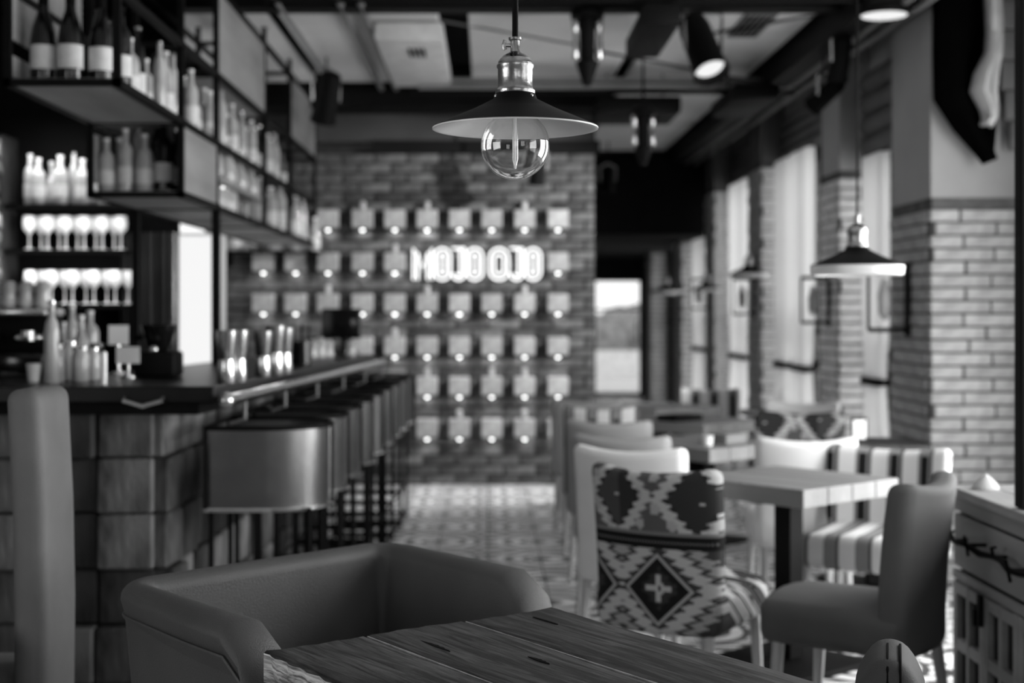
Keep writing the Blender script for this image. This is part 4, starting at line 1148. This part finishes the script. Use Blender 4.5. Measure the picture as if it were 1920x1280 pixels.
# ================================================================== TUB ARMCHAIR
def tub(label, loc, rz, m, seam=True):
    """local: back along +y side, open to -y; width .77"""
    t = thing('tub_armchair', label, 'armchair', loc, rz)
    W, D, rc = .385, .60, .065
    # centre line of the wall: left front -> back -> right front
    path = []
    n1 = 8
    for i in range(n1): path.append((-W, -D+ (D-rc)*i/n1))
    for i in range(9): a = math.pi-(math.pi/2)*i/8; path.append((-W+rc+rc*math.cos(a), -rc+rc*math.sin(a)))
    for i in range(1, 8): path.append((-W+rc+(2*W-2*rc)*i/8, 0))
    for i in range(9): a = math.pi/2-(math.pi/2)*i/8; path.append((W-rc+rc*math.cos(a), -rc+rc*math.sin(a)))
    for i in range(1, n1+1): path.append((W, -rc-(D-rc)*i/n1))
    m_ = len(path)
    def zrim(p):
        q = (-p[1])/D           # 0 back, 1 front
        base = .805-.015*min(1, q*1.2)
        if q > .80: base -= .22*((q-.80)/.20)**2
        return base
    def frame(i):
        a = Vector(path[max(0,i-1)]); b_ = Vector(path[min(m_-1,i+1)]); tn = (b_-a).normalized(); return Vector((-tn.y, tn.x))   # outward normal (left of the path)
    def sweep(sec):
        vs = []; fs = []; k = len(sec(0))
        for i, p in enumerate(path):
            nrm = frame(i)
            for (o_, z) in sec(i): vs.append((p[0]+nrm.x*o_, p[1]+nrm.y*o_, z))
        for i in range(m_-1):
            for j in range(k): j2 = (j+1)%k; fs.append((i*k+j, i*k+j2, (i+1)*k+j2, (i+1)*k+j))
        fs.append(tuple(range(k))); fs.append(tuple(reversed(range((m_-1)*k, m_*k))))
        return MB().add(vs, fs)
    def pad(i):
        z = zrim(path[i]); s_ = []
        q = (-path[i][1])/D; wd = .036+.022*min(1, max(0, q*1.6))
        # rounded top roll, broad on the arms
        for k in range(13):
            a = math.pi*k/12
            s_.append((wd*math.cos(a)+.012*min(1,q*2), z-.035+.035*math.sin(a)))
        s_ += [(-wd*.95, z-.07), (-.048, z-.16), (-.051, z-.26), (-.052, .36), (-.01, .36), (.0, z-.16), (wd*.72+.01*min(1,q*2), z-.075)]
        return s_
    MB_ = sweep(pad); MB_.build('arm_pad', m, t, True)
    # piping seam under the roll (outside)
    pts = []
    for i in range(m_):
        q = (-path[i][1])/D; wd = .036+.022*min(1, max(0, q*1.6)); nrm = frame(i); o_ = wd*.80+.012*min(1,q*2); z = zrim(path[i])-.072
        pts.append((path[i][0]+nrm.x*o_, path[i][1]+nrm.y*o_, z))
    MB().tube(pts, .0045, 6).build('piping', m, t, True)
    def shell(i):
        z = zrim(path[i])-.07; return [(.030, z), (.012, z-.2), (-.03, .17), (-.06, .14), (-.085, .17), (-.045, .38), (-.02, z-.12), (-.01, z-.02)]
    sweep(shell).build('shell', m, t, True)
    for s_ in (-1, 1):    # rounded arm fronts
        MB().rbox(s_*W-.045, s_*W+.045, -D-.035, -D+.04, .16, .60, .035, 4).build('arm_front', m, t, True)
    MB().rbox(-W+.03, W-.03, -D-.02, -.03, .28, .41, .04, 4).build('seat', m_dark, t, True)  # near-black seat colour stands in for the shade inside the chair
    MB().box(-W+.05, W-.05, -D+.02, -.06, .17, .31).build('underframe', m_dark, t)
    for x in (-W+.09, W-.09):
        for y in (-.1, -D+.06): MB().tube([(x,y,.18),(x*1.04,y,0)], [.02,.013], 8).build('leg', m_darkwood, t, True)
    return t
Bk = Vector((-.82, 3.24)); Ck = Vector((-.276, 3.78)); mid = (Bk+Ck)/2; dirB = (Ck-Bk).normalized()
tub('grey tub armchair tucked under the rustic table in the foreground', (mid.x, mid.y, 0), math.atan2(dirB.y, dirB.x), m_leather)

# near right chair whose rounded back just shows
t = thing('rounded_chair', 'dark chair back with stitched seams at the bottom right corner', 'chair', (.775, 2.74, 0), R(-16))
def dome(v):
    u = (v.x)/.075; q = max(0, (v.z-.5)/.32)
    return Vector((v.x*(1-.35*q**3)+.0, v.y, v.z-.035*(u*u)*q))
MB().rbox(-.075, .075, -.24, .0, .30, .795, .045, 5, fn=dome, cuts=6).build('backrest', m_velvet, t, True)
for x in (-.004, .018): MB().tube([(x, -.241, .45), (x, -.241, .70), (x, -.238, .760), (x,-.226,.782), (x,-.195,.794),(x, -.08, .794)], .0026, 6).build('piping', m_dark, t, True)
MB().rbox(.0, .45, -.23, .23, .33, .46, .04, 4).build('seat', m_velvet, t, True)
for x in (.0, .40):
    for y in (-.18, .18): MB().tube([(x,y*(1 if x else .9)-(0 if x else .08)*(y>0),.34),(x,y,0)], [.02,.013], 8).build('leg', m_darkwood, t, True)

# tall upholstered booth chair at far left
t = thing('high_back_chair', 'tall grey upholstered high-back chair at the far left', 'armchair', (-1.175, 3.78, 0), R(0))
s_ = 705
MB().rbox(-.046, .046, -.14, .14, .06, 1.215, .035, 5, fn=lambda v: Vector((v.x+.02*((v.z-.6)/.6)**2*(-1), v.y, v.z)), cuts=4).build('backrest', m_leather2, t, True)
MB().rbox(-.60, -.05, -.24, .24, .30, .46, .04, 4).build('seat', m_leather2, t, True)
b = MB().rbox(-.26, -.115, -.2, -.12, .10, 1.20, .035, 4, fn=lambda v: Vector((v.x-.05*abs(v.z-.6), v.y, v.z)), cuts=4); b.build('wing', m_velvet, t, True)
MB().rbox(-.58, -.09, -.30, -.20, .40, .63, .04, 4).build('armrest', m_leather2, t, True)
for x in (-.55, 0):
    for y in (-.22, .22): MB().tube([(x,y,.31 if x else .08),(x,y,0)], [.022,.016], 8).build('leg', m_darkwood, t, True)

# drop helper meshes never placed
for o in list(bpy.data.objects):
    if o.users_collection == () : bpy.data.objects.remove(o)
